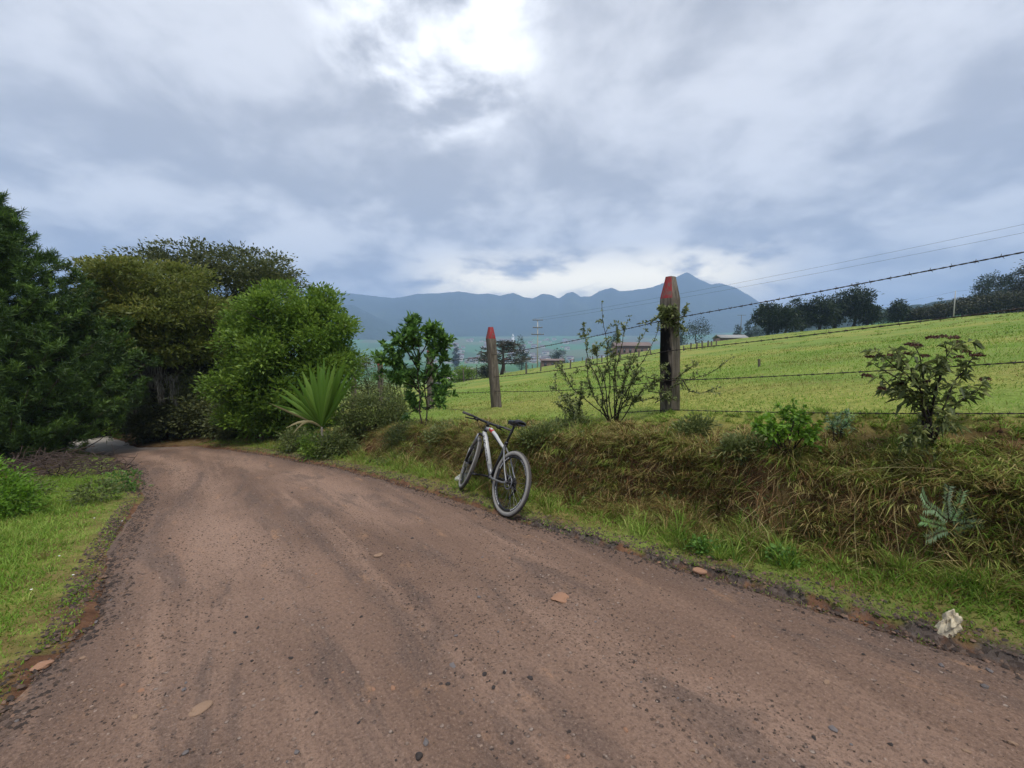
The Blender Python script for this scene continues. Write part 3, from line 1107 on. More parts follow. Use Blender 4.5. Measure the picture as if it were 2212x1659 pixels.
    lean = np.stack([g.normal(size=n), g.normal(size=n), np.zeros(n)], -1) * 0.55
    dry = 0.45 * (g.random(n) < 0.12)
    tint = np.clip(0.25 + 0.6 * fbm(X * 1.3, Y * 1.3, 3, 95) * g.uniform(0.6, 1.4, n), 0, 1)
    tag(blades('left_grass', np.stack([X, Y, Z - 0.01], -1), H, lean, 0.005 + 0.005 * g.random(n), tint, dry, M['grass'], 8),
        'bright green grass along the left side of the road', kind='stuff')
    def d4b(s, q, X, Y):
        return sstep(0.15, 0.8, qL(s) - q) * sstep(0.36, 0.6, fbm(X * 1.5, Y * 1.5, 3, 191)) * np.clip(5.0 / np.hypot(X, Y), 0.3, 1)
    s, q, X, Y, Z = scatter(3000, 1.5, 10.5, d4b, 13, -3.0, 0.0, 'L')
    n = len(s)
    tufts('left_tufts', np.stack([X, Y, Z - 0.015], -1), 20, g.uniform(0.05, 0.14, n), g.normal(size=(n, 3)) * np.array([0.25, 0.25, 0]), 0.0062,
          g.uniform(0.0, 0.9, n), 0.4 * (g.random(n) < 0.12), 14, 0.04, (0.1, 1.0), 0.2, 'longer grass tufts of the left verge')
    # small raised tussocks farther out on the pasture
    m = 520
    X = g.uniform(-8, 75, m)
    Y = g.uniform(14, 66, m)
    k = (np.abs(X) < 1.35 * Y)
    X, Y = X[k], Y[k]
    P, H2, T2, D2 = [], [], [], []
    for x, y in zip(X, Y):
        c = 26
        a = g.normal(size=(c, 2)) * np.array([0.22, 0.12]) * g.uniform(0.6, 1.6)
        P.append(np.stack([x + a[:, 0], y + a[:, 1], np.zeros(c)], -1))
        H2.append(g.uniform(0.06, 0.17, c))
        T2.append(np.clip(g.uniform(0, 0.5) + 0.4 * g.random(c), 0, 1))
        D2.append(np.full(c, 0.0 if g.random() < 0.7 else 0.6))
    P = np.concatenate(P)
    P[:, 2] = terrain(P[:, 0], P[:, 1]) - 0.01
    n = len(P)
    lean = np.stack([g.normal(size=n), g.normal(size=n), np.zeros(n)], -1) * 0.7
    tag(blades('pasture_tussocks', P, np.concatenate(H2), lean, np.full(n, 0.03), np.concatenate(T2), np.concatenate(D2), M['grass'], 9),
        'scattered darker grass tussocks across the sloping pasture', kind='stuff')


build_grass()

# ------------------------------------------------------------------ haze
def build_haze():
    mb = MB()
    mb.box((0, 1200, 250), (9400, 9400, 720))
    g, N, L = new_mat('pale_air')
    out = N.new('ShaderNodeOutputMaterial')
    v = N.new('ShaderNodeVolumePrincipled')
    v.inputs['Color'].default_value = (0.46, 0.64, 1.0, 1)
    v.inputs['Density'].default_value = 0.00043
    v.inputs['Anisotropy'].default_value = 0.0
    L.new(v.outputs[0], out.inputs['Volume'])
    tag(mb.build('haze', g), 'pale blue haze over the valley', kind='stuff')


build_haze()

# ------------------------------------------------------------------ fence posts and barbed wire
def fence_post(name, label, base, H, w, d, rot, lean, tip_h=0.24, stain=False, seed=0, red=(True, True)):
    """squared post with a bevelled, red painted tip"""
    t = thing(name, label, 'fence post', base)
    g = np.random.default_rng(seed)
    c, s_ = math.cos(rot), math.sin(rot)

    def ring(z, fx, fy):
        k = np.array([(-1, -1), (-0.86, -1), (0.86, -1), (1, -0.86), (1, 0.86), (0.86, 1), (-0.86, 1), (-1, 0.86)], float)
        k[0] = (-1, -0.86)
        k[1] = (-0.86, -1)
        x, y = k[:, 0] * w / 2 * fx, k[:, 1] * d / 2 * fy
        X, Y = c * x - s_ * y, s_ * x + c * y
        return np.stack([X + lean[0] * z / H, Y + lean[1] * z / H, np.full(8, z)], -1)
    zs = np.concatenate([[-0.35], np.linspace(0, H - tip_h, 12)])
    rows = []
    for z in zs:
        f = 1.05 - 0.07 * max(z, 0) / H
        rows.append(ring(z, f, f) + g.normal(size=(8, 3)) * np.array([0.004, 0.004, 0]))
    V = np.concatenate(rows)
    n = len(rows)
    q = [(i * 8 + k, i * 8 + (k + 1) % 8, (i + 1) * 8 + (k + 1) % 8, (i + 1) * 8 + k) for i in range(n - 1) for k in range(8)]
    # dark burn mark on the face turned to the left of the photo
    a = np.zeros(len(V))
    if stain:
        for i, z in enumerate(zs):
            for k in (0, 7, 6):
                if 0.28 < z < 1.28:
                    a[i * 8 + k] = 1.0
    me = mesh_np('shaft', V, [np.array(q)], {'stain': a})
    obj('shaft', me, M['post'], t)
    # bevelled tip: four sloping faces and a small flat top
    r0 = rows[-1]
    cen = r0.mean(0)
    top = cen + (r0 - cen) * np.array([0.50, 0.50, 1.0])
    top[:, 2] = H
    # taller bevel on the left-hand face
    lo = r0.copy()
    V = np.concatenate([lo, top])
    def part(nm, ks, mat, cap=False):
        p = [(k, (k + 1) % 8, 8 + (k + 1) % 8, 8 + k) for k in ks]
        polys = [np.array(p)]
        if cap:
            polys.append(np.array([[8 + k for k in range(8)]]))
        used = sorted({v for P_ in polys for f in P_ for v in f})
        mp = {v: i for i, v in enumerate(used)}
        polys = [np.array([[mp[v] for v in f] for f in P_]) for P_ in polys]
        obj(nm, mesh_np(nm, V[used], polys, {'stain': np.zeros(len(used))}), mat, t)
    part('painted_tip', [6, 7, 0], M['red'])
    part('tip', [1, 2, 3, 4, 5], M['red'] if red[1] else M['post'], True)
    return t


FX = lambda t: (-0.33 - 0.746 * t, 8.9 + t)
posts = []
pA = at(1447, 896, 5.65)
pB = at(1074, 896, 8.9)
rotp = math.atan2(U[1], U[0])
posts.append((pA, 1.80))
posts.append((pB, 1.82))
for t_ in (2.45, 5.47, 7.9, 11.0, 14.2):
    x, y = FX(t_)
    posts.append((np.array([x, y, zat(x, y)]), 1.72))
lab = ['thick grey fence post with red pointed tip and black stain, nearest the camera',
       'slim leaning fence post with red tip standing behind the bicycle saddle',
       'grey fence post hidden behind the leafy young tree',
       'fence post with a red top just left of the young tree',
       'pale fence post with red tip beside the fan palm',
       'far fence post behind the bushy green tree, first past the palm',
       'farthest roadside fence post, almost hidden by the bushy green tree']
for i, (p, H) in enumerate(posts):
    ang = [math.radians(40), math.radians(32), 0.3, 0.4, 0.6, 0.1, 0.2][i]
    wd = [(0.205, 0.175), (0.165, 0.155)][i] if i < 2 else (0.165, 0.15)
    ln = [(-0.05, 0), (-0.15, 0.03)][i] if i < 2 else (random.uniform(-.05, .05), 0)
    fence_post('fence_post', lab[i], tuple(p), H, wd[0], wd[1], ang, ln, 0.28 if i == 0 else 0.24, i == 0, i + 3, (True, i > 0))

# wires: pixel heights at the first two posts, then the same height above ground at the others
wire_px = [(540, 690, 766), (660, 758, 814), (775, 822, 845), (885, 885, 886)]
wire_lab = ['topmost of the four barbed wires on the fence', 'second barbed wire from the top of the fence',
            'third barbed wire from the top of the fence', 'lowest barbed wire of the fence, close to the ground']


def barb_mesh():
    mb = MB()
    for k in range(4):
        a = k * 1.7
        d = np.array([0.35 * (1 if k % 2 else -1), math.cos(a), math.sin(a)])
        d /= np.linalg.norm(d)
        x0 = (k - 1.5) * 0.004
        mb.tube([(x0, 0, 0), (x0 + d[0] * 0.022, d[1] * 0.022, d[2] * 0.022)], [0.0026, 0.0010], 4)
    mb.tube([(-0.013, 0, 0), (0.013, 0, 0)], 0.0068, 6)
    return mb.mesh('barb')


BARB = barb_mesh()
BARB.materials.append(M['wire'])
for i, (yr, ya, yb) in enumerate(wire_px):
    R = at(2212, yr, 3.08)
    A = at(1441 + i * 2, ya, 5.65 - 0.13)
    Bp = at(1066 + i * 3, yb, 8.9 - 0.11)
    E = A + (R - A) * 1.45
    hB = Bp[2] - pB[2]
    key = [E, A, Bp]
    for p, H in posts[2:]:
        key.append(p + np.array([-0.09, -0.07, hB]))
    t = None
    pts = []
    for a, b in zip(key[:-1], key[1:]):
        n = max(4, int(np.linalg.norm(b - a) / 0.025))
        k = np.linspace(0, 1, n, endpoint=False)[:, None]
        sag = np.array([0, 0, -0.035 - 0.01 * i]) * (4 * k * (1 - k))
        if a is E:
            sag = sag * 0.5
        pts.append(a + (b - a) * k + sag)
    pts = np.concatenate(pts + [key[-1][None]])
    T = unit(np.gradient(pts, axis=0))
    side = unit(np.cross(T, np.array([0, 0, 1.0])))
    upv = np.cross(side, T)
    ln = np.concatenate([[0], np.cumsum(np.linalg.norm(np.diff(pts, axis=0), axis=1))])
    ph = ln / 0.11 * 2 * math.pi
    mb = MB()
    for sg in (1, -1):
        o = sg * 0.0030 * (np.cos(ph)[:, None] * side + np.sin(ph)[:, None] * upv)
        mb.tube(pts + o, 0.0034, 4)
    w = tag(mb.build('barbed_wire', M['wire'], None, True), wire_lab[i], 'wire', 'barbed wires of the fence')
    d = 0.07 + 0.03 * i
    g = np.random.default_rng(i)
    while d < ln[-1] - 0.1 and d < 13:
        k = int(np.searchsorted(ln, d))
        b = obj('barb', BARB, None, w)
        xax, zax = Vector(T[k]), Vector(upv[k])
        yax = zax.cross(xax)
        mt = Matrix((xax, yax, zax)).transposed().to_4x4() @ Matrix.Rotation(g.uniform(0, 6), 4, 'X')
        b.matrix_local = Matrix.Translation(Vector(pts[k])) @ mt
        d += 0.125 + g.uniform(-0.012, 0.012)

# ------------------------------------------------------------------ trees on the left
def on(px, py, Y, dz=0.0):
    p = at(px, py, Y)
    p[2] = zat(p[0], p[1]) + dz
    return p


def pine_tree(base, H, R, label, seed, whorls=32):
    t = thing('pine_tree', label, 'tree', base)
    g = np.random.default_rng(seed)
    mb = MB()
    mb.tube(limb_path((0, 0, -0.3), (0.15, 0, H), 0.015, g, 10), np.linspace(0.17, 0.015, 10), 8)
    shoots, sdir, tone = [], [], []
    for i in range(whorls):
        f = (i + 0.4) / whorls
        z = H * (0.05 + 0.93 * f)
        r = R * (1 - f) ** 0.9 * (0.60 + 0.40 * min(1, f * 4.5)) + 0.12
        nb = max(5, int(11 * (1 - f) + 5))
        a0 = g.uniform(0, 6.3)
        for k in range(nb):
            a = a0 + 2 * math.pi * k / nb + g.normal() * 0.18
            rl = r * g.uniform(0.7, 1.15)
            o = np.array([math.cos(a), math.sin(a), 0])
            n = 8
            u = np.linspace(0, 1, n)[:, None]
            droop = -0.20 * (1 - f) * rl
            p = np.array([0, 0, z]) + o * rl * u + np.array([0, 0, 1.0]) * (droop * np.sin(u * 2.6) + 0.22 * rl * u ** 3)
            mb.tube(p, np.linspace(0.028 * (1 - 0.6 * f), 0.006, n), 4)
            bt = g.random()
            for j in range(n):
                if j < 2:
                    continue
                m = 2 if j < n - 1 else 4
                for _ in range(m):
                    side = np.array([-o[1], o[0], 0]) * g.normal() * 0.22 * (1.2 - u[j, 0] * 0.6) * rl * 0.8
                    shoots.append(p[j] + side + g.normal(size=3) * 0.06)
                    sdir.append(o * 0.55 + np.array([0, 0, 0.75]) + g.normal(size=3) * 0.35)
                    tone.append(bt)
    mb.build('trunk', M['bark'], t, True)
    S, Dv = np.array(shoots), unit(np.array(sdir))
    tone = np.array(tone)
    ns, per = len(S), 52
    idx = np.repeat(np.arange(ns), per)
    n = len(idx)
    along = g.random(n)
    P = S[idx] + Dv[idx] * (along * 0.26)[:, None]
    nd = unit(Dv[idx] * 0.75 + g.normal(size=(n, 3)) * 0.62)
    tint = np.clip(0.35 * tone[idx] + 0.35 * g.random(ns)[idx] + 0.30 * along, 0, 1)
    V, T, tt = leaf_cards(P, nd, rand_dirs(n, g), g.uniform(0.10, 0.19, n), np.full(n, 0.017), tint, 0.0)
    obj('needles', mesh_np('needles', V, [T], {'tint': tt}), M['pine'], t)
    return t


pine_tree(on(0, 990, 10.4), 6.5, 3.35, 'dark dense pine tree at the left edge of the picture', 5)
pine_tree(on(-330, 990, 11.5), 6.6, 2.8, 'dark pine tree standing left of the big pine at the frame edge', 6, 22)

# pale-leaved tree peeping out right of the pine
b = on(112, 960, 12.2)
tree('pale_leaf_tree', 'pale green leafy tree peeping out between the pine and the oak', b,
     [(0.9, 0, 3.0, 1.0, 0.9, 1.0), (1.75, -0.3, 2.55, 0.75, 0.7, 0.55), (1.2, 0, 3.9, 0.6, 0.6, 0.55), (1.5, 0, 1.7, 0.7, 0.7, 0.5), (0.2, 0, 2.6, 1.0, 0.8, 0.9)], 0.09, 320, 28, 0.15, 0.052, 0.17,
     M['pale_leaf'], M['bark'], 21)

# olive oak with hanging moss
b = on(352, 965, 14.0)
OB = [(-0.1, 0, 5.0, 1.6, 1.6, 0.8), (-0.95, 0.2, 4.3, 1.45, 1.3, 0.75), (0.9, -0.2, 4.2, 1.3, 1.3, 0.75), (0, -0.8, 3.9, 1.5, 1.0, 0.7),
      (-0.5, -0.6, 3.3, 1.6, 1.0, 0.6), (0.7, -0.6, 3.1, 1.2, 0.9, 0.6), (0, 0.5, 3.2, 2.0, 1.5, 0.8)]
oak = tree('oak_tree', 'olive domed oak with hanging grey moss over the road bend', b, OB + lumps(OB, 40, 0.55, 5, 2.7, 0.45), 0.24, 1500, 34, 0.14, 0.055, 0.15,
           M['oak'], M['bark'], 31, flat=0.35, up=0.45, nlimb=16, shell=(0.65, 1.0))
b2 = on(455, 955, 21.0)
SB = [(x, y, z - 0.85, a, b_, c_) for x, y, z, a, b_, c_ in [(-1.9, 0, 7.9, 2.2, 2.0, 0.95), (0.1, 0, 8.3, 2.4, 2.2, 0.95), (2.2, 0, 8.0, 2.1, 2.0, 0.95), (-3.0, 0, 7.0, 1.3, 1.4, 0.8), (3.2, 0, 7.2, 1.2, 1.5, 0.9), (0.5, 0, 7.0, 3.0, 1.8, 0.9),
      (1.8, 0, 6.0, 1.8, 1.2, 0.8), (-1.5, 0, 6.0, 2.2, 1.5, 0.9), (0.3, 0, 5.2, 2.4, 1.4, 0.7)]]
tree('spreading_tree', 'tall grey-green spreading tree rising behind the olive oak', b2, SB + lumps(SB, 36, 0.8, 9, 5.2, 0.5), 0.34, 1250, 30, 0.17, 0.075, 0.22,
     M['oakdark'], M['bark'], 33, flat=0.4, up=0.35, nlimb=24, shell=(0.6, 1.0))


def moss(b):
    """curtains of moss that hang from the oak's lower limbs"""
    g = np.random.default_rng(71)
    spots = [(-0.10, -1.05, 2.75, 1.55, 0.16, 420), (0.10, -1.0, 2.8, 1.1, 0.10, 220), (0.78, -0.95, 2.5, 1.0, 0.09, 160), (-0.55, -0.9, 2.6, 0.6, 0.16, 160), (1.05, -0.8, 2.2, 0.8, 0.10, 150),
             (0.4, -0.9, 2.7, 0.7, 0.2, 200)]
    for (x, y, z, ln, w, n) in spots:
        u = g.random(n)
        px = x + g.normal(size=n) * w * (1 - 0.75 * u) + 0.18 * u * (1 if x < 0 else 0.3)
        P = np.stack([px, y + g.normal(size=n) * 0.06, z - u * ln], -1)
        D = np.array([0, 0, -1.0]) + g.normal(size=(n, 3)) * 0.12
        V, T, tt = leaf_cards(P, D, rand_dirs(n, g), g.uniform(0.15, 0.34, n), np.full(n, 0.022), g.random(n), 0.0)
        obj('hanging_moss', mesh_np('hanging_moss', V, [T], {'tint': tt}), M['moss'], oak)


moss(b)
# shaded undergrowth below the oak
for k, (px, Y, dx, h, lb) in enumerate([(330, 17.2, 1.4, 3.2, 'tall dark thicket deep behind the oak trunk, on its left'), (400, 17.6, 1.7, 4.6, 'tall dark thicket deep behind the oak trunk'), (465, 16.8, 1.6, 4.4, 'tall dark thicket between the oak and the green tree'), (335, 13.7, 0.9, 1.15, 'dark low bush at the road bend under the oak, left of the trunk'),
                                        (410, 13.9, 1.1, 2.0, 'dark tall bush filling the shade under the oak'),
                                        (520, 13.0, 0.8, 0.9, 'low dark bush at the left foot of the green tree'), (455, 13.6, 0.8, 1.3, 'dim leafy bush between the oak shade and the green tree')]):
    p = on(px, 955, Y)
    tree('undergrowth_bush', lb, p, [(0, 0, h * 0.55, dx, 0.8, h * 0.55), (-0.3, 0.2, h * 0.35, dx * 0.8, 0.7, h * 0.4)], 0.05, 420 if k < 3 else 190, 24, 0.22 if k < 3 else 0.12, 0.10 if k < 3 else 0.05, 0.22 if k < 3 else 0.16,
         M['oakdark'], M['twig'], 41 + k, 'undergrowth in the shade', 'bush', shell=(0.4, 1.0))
for k, (px, py, Y, h, lb) in enumerate([(232, 930, 16.5, 2.2, 'bright green bush beyond the drive, between pine and oak'), (175, 945, 17.5, 1.7, 'leafy bush on the far side of the pale drive'),
                                       (268, 925, 19.0, 2.6, 'dark bush where the pale drive disappears'), (120, 950, 15.8, 1.6, 'low bush right behind the pine trunk')]):
    p = on(px, py, Y)
    tree('drive_bush', lb, p, [(0, 0, h * 0.5, 1.0, 0.8, h * 0.5), (0.5, 0, h * 0.35, 0.8, 0.8, h * 0.35), (-0.5, 0, h * 0.6, 0.7, 0.7, h * 0.4)], 0.05, 170, 24, 0.15, 0.06, 0.18,
         M['laurel'] if k != 2 else M['oakdark'], M['twig'], 51 + k, 'bushes beyond the drive', 'bush')

# the bushy green laurel tree beside the road
b = on(612, 955, 12.0)
LB = [(0.05, 0, 3.45, 1.05, 1.0, 0.75), (-0.85, -0.1, 2.75, 0.95, 1.0, 0.8), (1.05, -0.1, 2.85, 0.9, 0.9, 0.85), (0.3, -0.4, 2.5, 1.3, 0.9, 0.9), (-1.1, 0, 1.6, 0.95, 0.9, 0.85), (0.2, -0.3, 1.45, 1.35, 1.0, 0.85),
      (1.3, 0, 1.75, 0.8, 0.9, 0.8), (0.95, 0.4, 3.55, 0.4, 0.5, 0.6), (-0.5, 0.1, 0.6, 1.5, 1.0, 0.6), (0.6, 0, 0.5, 1.3, 0.9, 0.5)]
LB = [(x * (0.78 if x < 0 else 1), y, z, rx * (0.85 if x < 0 else 1), ry, rz) for x, y, z, rx, ry, rz in LB]
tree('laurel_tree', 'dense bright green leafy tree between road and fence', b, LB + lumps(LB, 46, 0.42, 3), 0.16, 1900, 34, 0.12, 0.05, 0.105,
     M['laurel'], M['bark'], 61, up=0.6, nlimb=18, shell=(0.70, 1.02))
# darker conifer-like bush right behind it
b = on(795, 905, 17.5)
tree('dark_hedge_bush', 'dark bluish bush behind the palm, right of the green tree', b,
     [(0, 0, 0.9, 0.8, 0.7, 1.0), (-0.5, 0, 1.5, 0.7, 0.6, 0.9), (0.35, 0, 0.6, 0.7, 0.6, 0.7)], 0.06, 170, 26, 0.11, 0.035, 0.16, M['oakdark'], M['twig'], 63, cat='bush')

# ------------------------------------------------------------------ left verge
b = on(15, 1150, 5.0)
tree('verge_bush', 'yellow-green leafy bush at the left edge below the pine', b,
     [(-0.15, 0, 0.28, 0.33, 0.3, 0.28), (0.05, 0.0, 0.18, 0.27, 0.25, 0.2), (-0.35, 0.1, 0.45, 0.28, 0.3, 0.22)], 0.015, 130, 22, 0.062, 0.024, 0.06, M['lime'], M['twig'], 65, cat='bush')


def brush_pile():
    g = np.random.default_rng(81)
    mb = MB()
    for i in range(420):
        px = g.uniform(-40, 265)
        Y = g.uniform(7.6, 9.6)
        p = at(px, 1000, Y)
        p[2] = zat(p[0], p[1]) + g.uniform(-0.02, 0.30) * (1 - abs(px - 110) / 260)
        d = unit(np.array([g.normal(), g.normal() * 0.5, g.normal() * 0.28 + 0.10]))
        ln = g.uniform(0.25, 0.95)
        mb.tube(limb_path(p - d * ln * 0.5, p + d * ln * 0.5, 0.12, g, 4), np.linspace(g.uniform(0.004, 0.013), 0.002, 4), 4)
    tag(mb.build('brush_pile', M['deadtwig']), 'tangle of dead brown brushwood lying under the pine', kind='stuff')


brush_pile()
for k, (px, py, lb) in enumerate([(262, 1062, 'small green weed at the left road edge below the brushwood'), (330 - 120, 1085, 'low leafy weed in the left verge grass'), (60, 1075, 'dim leafy weed next to the yellow-green bush')]):
    p = ground_hit(px, py)
    tree('verge_weed', lb, p, [(0, 0, 0.12, 0.2, 0.2, 0.15)], 0.006, 34, 18, 0.06, 0.022, 0.06, M['young'] if k == 0 else M['shrub'], M['twig'], 91 + k, 'weeds of the left verge', 'weed')
g = np.random.default_rng(15)
mbf = MB()
for px, py in [(160, 1265), (70, 1298), (245, 1072), (205, 1135), (130, 1222), (265, 1142)]:
    p = ground_hit(px, py)
    c = p + np.array([0, 0, 0.08])
    V, q = [c], []
    for k in range(8):
        a = k * math.pi / 4
        V.append(c + np.array([math.cos(a) * 0.008, math.sin(a) * 0.008, 0.006]))
    for k in range(8):
        q.append((0, 1 + k, 1 + (k + 1) % 8))
    mbf.add(V, [np.array(q)])
tag(mbf.build('verge_flowers', M['white_petal']), 'tiny white flowers dotted in the left grass', kind='stuff')

# ------------------------------------------------------------------ fan palm on the bank
def palm():
    base = on(697, 950, 8.6)
    t = thing('fan_palm', 'young fan palm with stiff bright blades on the bank', 'palm', base)
    hub = at(695, 922, 8.6) - base
    mb = MB()
    mb.tube([(0, 0, -0.1), hub * 0.5, hub], [0.05, 0.035, 0.02], 7)
    mb.build('stem', M['barkpale'], t, True)
    g = np.random.default_rng(4)
    tips = [(586, 872), (600, 850), (606, 838), (622, 822), (640, 812), (652, 800), (668, 790), (686, 776), (700, 772), (712, 786), (724, 782), (738, 790), (748, 776), (756, 800), (764, 812), (630, 890), (640, 865), (676, 800), (694, 790), (730, 800)]
    def blade(tip, w, bend, mat, nm, n=7):
        tip = np.asarray(tip)
        u = np.linspace(0, 1, n)
        d = tip - hub
        side = unit(np.cross(d, np.array([0.15 * g.normal(), -1.0, 0.25 * g.normal()])))
        nr = unit(np.cross(side, d))
        P = hub + d * u[:, None] + np.array([0, 0, 1.0]) * (bend * np.sin(math.pi * u))[:, None]
        wd = w * np.interp(u, [0, 0.25, 0.6, 0.85, 1], [0.25, 0.75, 1.0, 0.6, 0.02])
        V = np.stack([P - side * wd[:, None] * 0.5, P + nr * wd[:, None] * 0.18, P + side * wd[:, None] * 0.5], 1).reshape(-1, 3)
        q = []
        for i in range(n - 1):
            q += [(i * 3, i * 3 + 1, i * 3 + 4, i * 3 + 3), (i * 3 + 1, i * 3 + 2, i * 3 + 5, i * 3 + 4)]
        obj(nm, mesh_np(nm, V, [np.array(q)], {'tint': np.full(len(V), np.clip(0.25 + 0.6 * g.random(), 0, 1)) * np.linspace(0.7, 1.15, len(V)).clip(0, 1)}), mat, t)
    for i, (x, y) in enumerate(tips):
        tip = at(x, y, 8.6 + g.uniform(-0.35, 0.35)) - base
        blade(tip, g.uniform(0.075, 0.11), g.uniform(-0.02, 0.06), M['palm'], 'leaf')
    for i in range(26):                                       # shorter inner blades
        x, y = tips[i % len(tips)]
        tip = at(697 + (x - 697) * g.uniform(0.45, 0.8), 922 + (y - 922) * g.uniform(0.45, 0.9), 8.6 + g.uniform(-0.5, 0.4)) - base
        blade(tip, g.uniform(0.06, 0.09), 0.03, M['palm'], 'leaf')
    for x, y, bd in [(580, 870, 0.0), (618, 925, 0.12), (632, 938, 0.18)]:
        blade(at(x, y, 8.3) - base, 0.05, bd, M['deadpalm'], 'withered_leaf')


palm()

# ------------------------------------------------------------------ drawn plants: stems from the photo, leaves along them
def stems_plant(name, label, cat, base, stems, Y, leafmat, twigmat, n_leaf, L, W, r0=0.008, seed=0, group=None, side_twigs=2, depth=0.15, start=0.2, droop=0.15, tuft=0, heads=None, twig_len=0.16, whorl=False):
    t = thing(name, label, cat, base, group)
    g = np.random.default_rng(seed)
    mb = MB()
    P, D, tips = [], [], []
    def leaves(path, n, lo):
        u = g.uniform(lo, 1, n)
        k = u * (len(path) - 1)
        i = np.minimum(k.astype(int), len(path) - 2)
        f = (k - i)[:, None]
        p = path[i] * (1 - f) + path[i + 1] * f
        d = unit(path[i + 1] - path[i])
        P.append(p)
        D.append(unit(d * 0.6 + g.normal(size=(n, 3)) * 0.75 + np.array([0, 0, 0.15])))
    for st in stems:
        dep = g.normal() * depth
        m = len(st)
        pts = np.array([at(x, y, Y + dep * (k / max(1, m - 1))) for k, (x, y) in enumerate(st)]) - np.asarray(base)
        fine = []
        for a, b_ in zip(pts[:-1], pts[1:]):
            fine.append(limb_path(a, b_, 0.04, g, 5)[:-1])
        path = np.concatenate(fine + [pts[-1:]])
        mb.tube(path, np.linspace(r0, r0 * 0.3, len(path)), 5)
        leaves(path, n_leaf, start)
        tips.append((path[-1], unit(path[-1] - path[-3])))
        for _ in range(side_twigs):
            j = g.integers(int(len(path) * 0.35), len(path) - 1)
            e = path[j] + unit(unit(path[min(j + 1, len(path) - 1)] - path[j - 1]) * 0.7 + g.normal(size=3) * 0.6 + np.array([0, 0, 0.3])) * twig_len * g.uniform(0.5, 1.3)
            tw = limb_path(path[j], e, 0.1, g, 4)
            mb.tube(tw, np.linspace(r0 * 0.4, r0 * 0.15, 4), 4)
            leaves(tw, max(3, n_leaf // 3), 0.1)
            tips.append((tw[-1], unit(tw[-1] - tw[0])))
    mb.build('stem', twigmat, t, True)
    if tuft:
        for p, d in tips:
            P.append(np.repeat(p[None], tuft, 0) + g.normal(size=(tuft, 3)) * 0.01)
            D.append(unit(d * 0.7 + g.normal(size=(tuft, 3)) * 0.6))
    P, D = np.concatenate(P), np.concatenate(D)
    n = len(P)
    V, T, tt = leaf_cards(P, D, unit(np.array([0, -0.3, 1.0]) + g.normal(size=(n, 3)) * 0.5), L * g.uniform(0.6, 1.3, n), W * g.uniform(0.7, 1.25, n), g.random(n), 0.12, droop)
    obj('foliage', mesh_np('foliage', V, [T], {'tint': tt}), leafmat, t)
    if heads:
        for (x, y, w) in heads:
            c = at(x, y, Y + g.normal() * 0.08) - np.asarray(base)
            m = 60
            rr = w * np.sqrt(g.random(m))
            a = g.uniform(0, 6.3, m)
            p = c + np.stack([rr * np.cos(a), rr * np.sin(a), 0.25 * w * g.random(m) - rr * rr / w * 0.3], -1)
            V, T, tt = leaf_cards(p, unit(np.array([0, 0, 1.0]) + 0.7 * g.normal(size=(m, 3))), rand_dirs(m, g), np.full(m, 0.020), np.full(m, 0.013), g.random(m), 0.1)
            obj('flower_head', mesh_np('flower_head', V, [T], {'tint': tt}), M['flowerhead'], t)
    return t


# young glossy-leaved tree on the bank
base = ground_hit(912, 925, 40)
stems_plant('young_tree', 'young tree with two thin stems and glossy green leaves on the bank', 'tree', base,
            [[(915, 925), (908, 860), (903, 800), (905, 740), (905, 700)], [(918, 925), (920, 860), (918, 800), (930, 750), (945, 720)],
             [(908, 845), (880, 800), (850, 770), (838, 760)], [(905, 820), (870, 790), (840, 785), (833, 780)], [(904, 800), (880, 760), (862, 742), (858, 735)],
             [(919, 830), (950, 790), (960, 760), (965, 735)], [(918, 815), (940, 770), (958, 745), (955, 725)], [(905, 780), (890, 740), (885, 720)], [(905, 770), (925, 735), (930, 715)],
             [(906, 840), (870, 825), (845, 815)], [(919, 840), (945, 820), (957, 805)], [(908, 850), (890, 830), (870, 820)], [(905, 750), (890, 715), (888, 708)], [(919, 860), (940, 850), (955, 840)],
             [(910, 890), (895, 880), (890, 870)], [(918, 885), (935, 875), (950, 862)]],
            base[1], M['young'], M['bark'], 40, 0.115, 0.046, 0.014, 101, side_twigs=10, depth=0.28, start=0.30, tuft=12, twig_len=0.22, droop=0.0)
# dense dull shrub right of the palm
b = ground_hit(808, 930, 30)
tree('bank_shrub', 'dense dull-green shrub between the fan palm and the young tree', b,
     [(-0.25, 0, 0.42, 0.40, 0.4, 0.34), (0.2, 0, 0.5, 0.42, 0.4, 0.42), (0.45, 0, 0.30, 0.35, 0.3, 0.3), (-0.45, -0.1, 0.15, 0.3, 0.3, 0.25), (0.1, -0.2, 0.15, 0.5, 0.3, 0.25)], 0.02, 240, 26, 0.075, 0.030, 0.075, M['shrub'], M['twig'], 103, cat='shrub', up=0.6)
base = ground_hit(845, 905, 40)
stems_plant('twiggy_shrub', 'dark twiggy shrub under the red-topped post by the young tree', 'shrub', base,
            [[(840 + k * 5, 900), (832 + k * 7, 850), (820 + k * 9, 800 + 8 * (k % 3))] for k in range(7)], base[1], M['oakdark'], M['twig'], 30, 0.06, 0.026, 0.010, 105, side_twigs=6, depth=0.2, start=0.1)
for k, (px, py, Y, lb) in enumerate([(690, 960, 8.7, 'low green weed under the fan palm'), (722, 965, 8.5, 'low dark weed at the bank foot near the palm'), (640, 965, 9.6, 'dim weed at the foot of the green tree')]):
    p = on(px, py, Y)
    tree('palm_weed', lb, p, [(0, 0, 0.24, 0.34, 0.25, 0.26), (0.2, 0, 0.15, 0.3, 0.2, 0.2)], 0.008, 90, 22, 0.08, 0.028, 0.08, M['laurel'] if k == 0 else M['shrub'], M['twig'], 111 + k, 'weeds below the palm', 'weed')

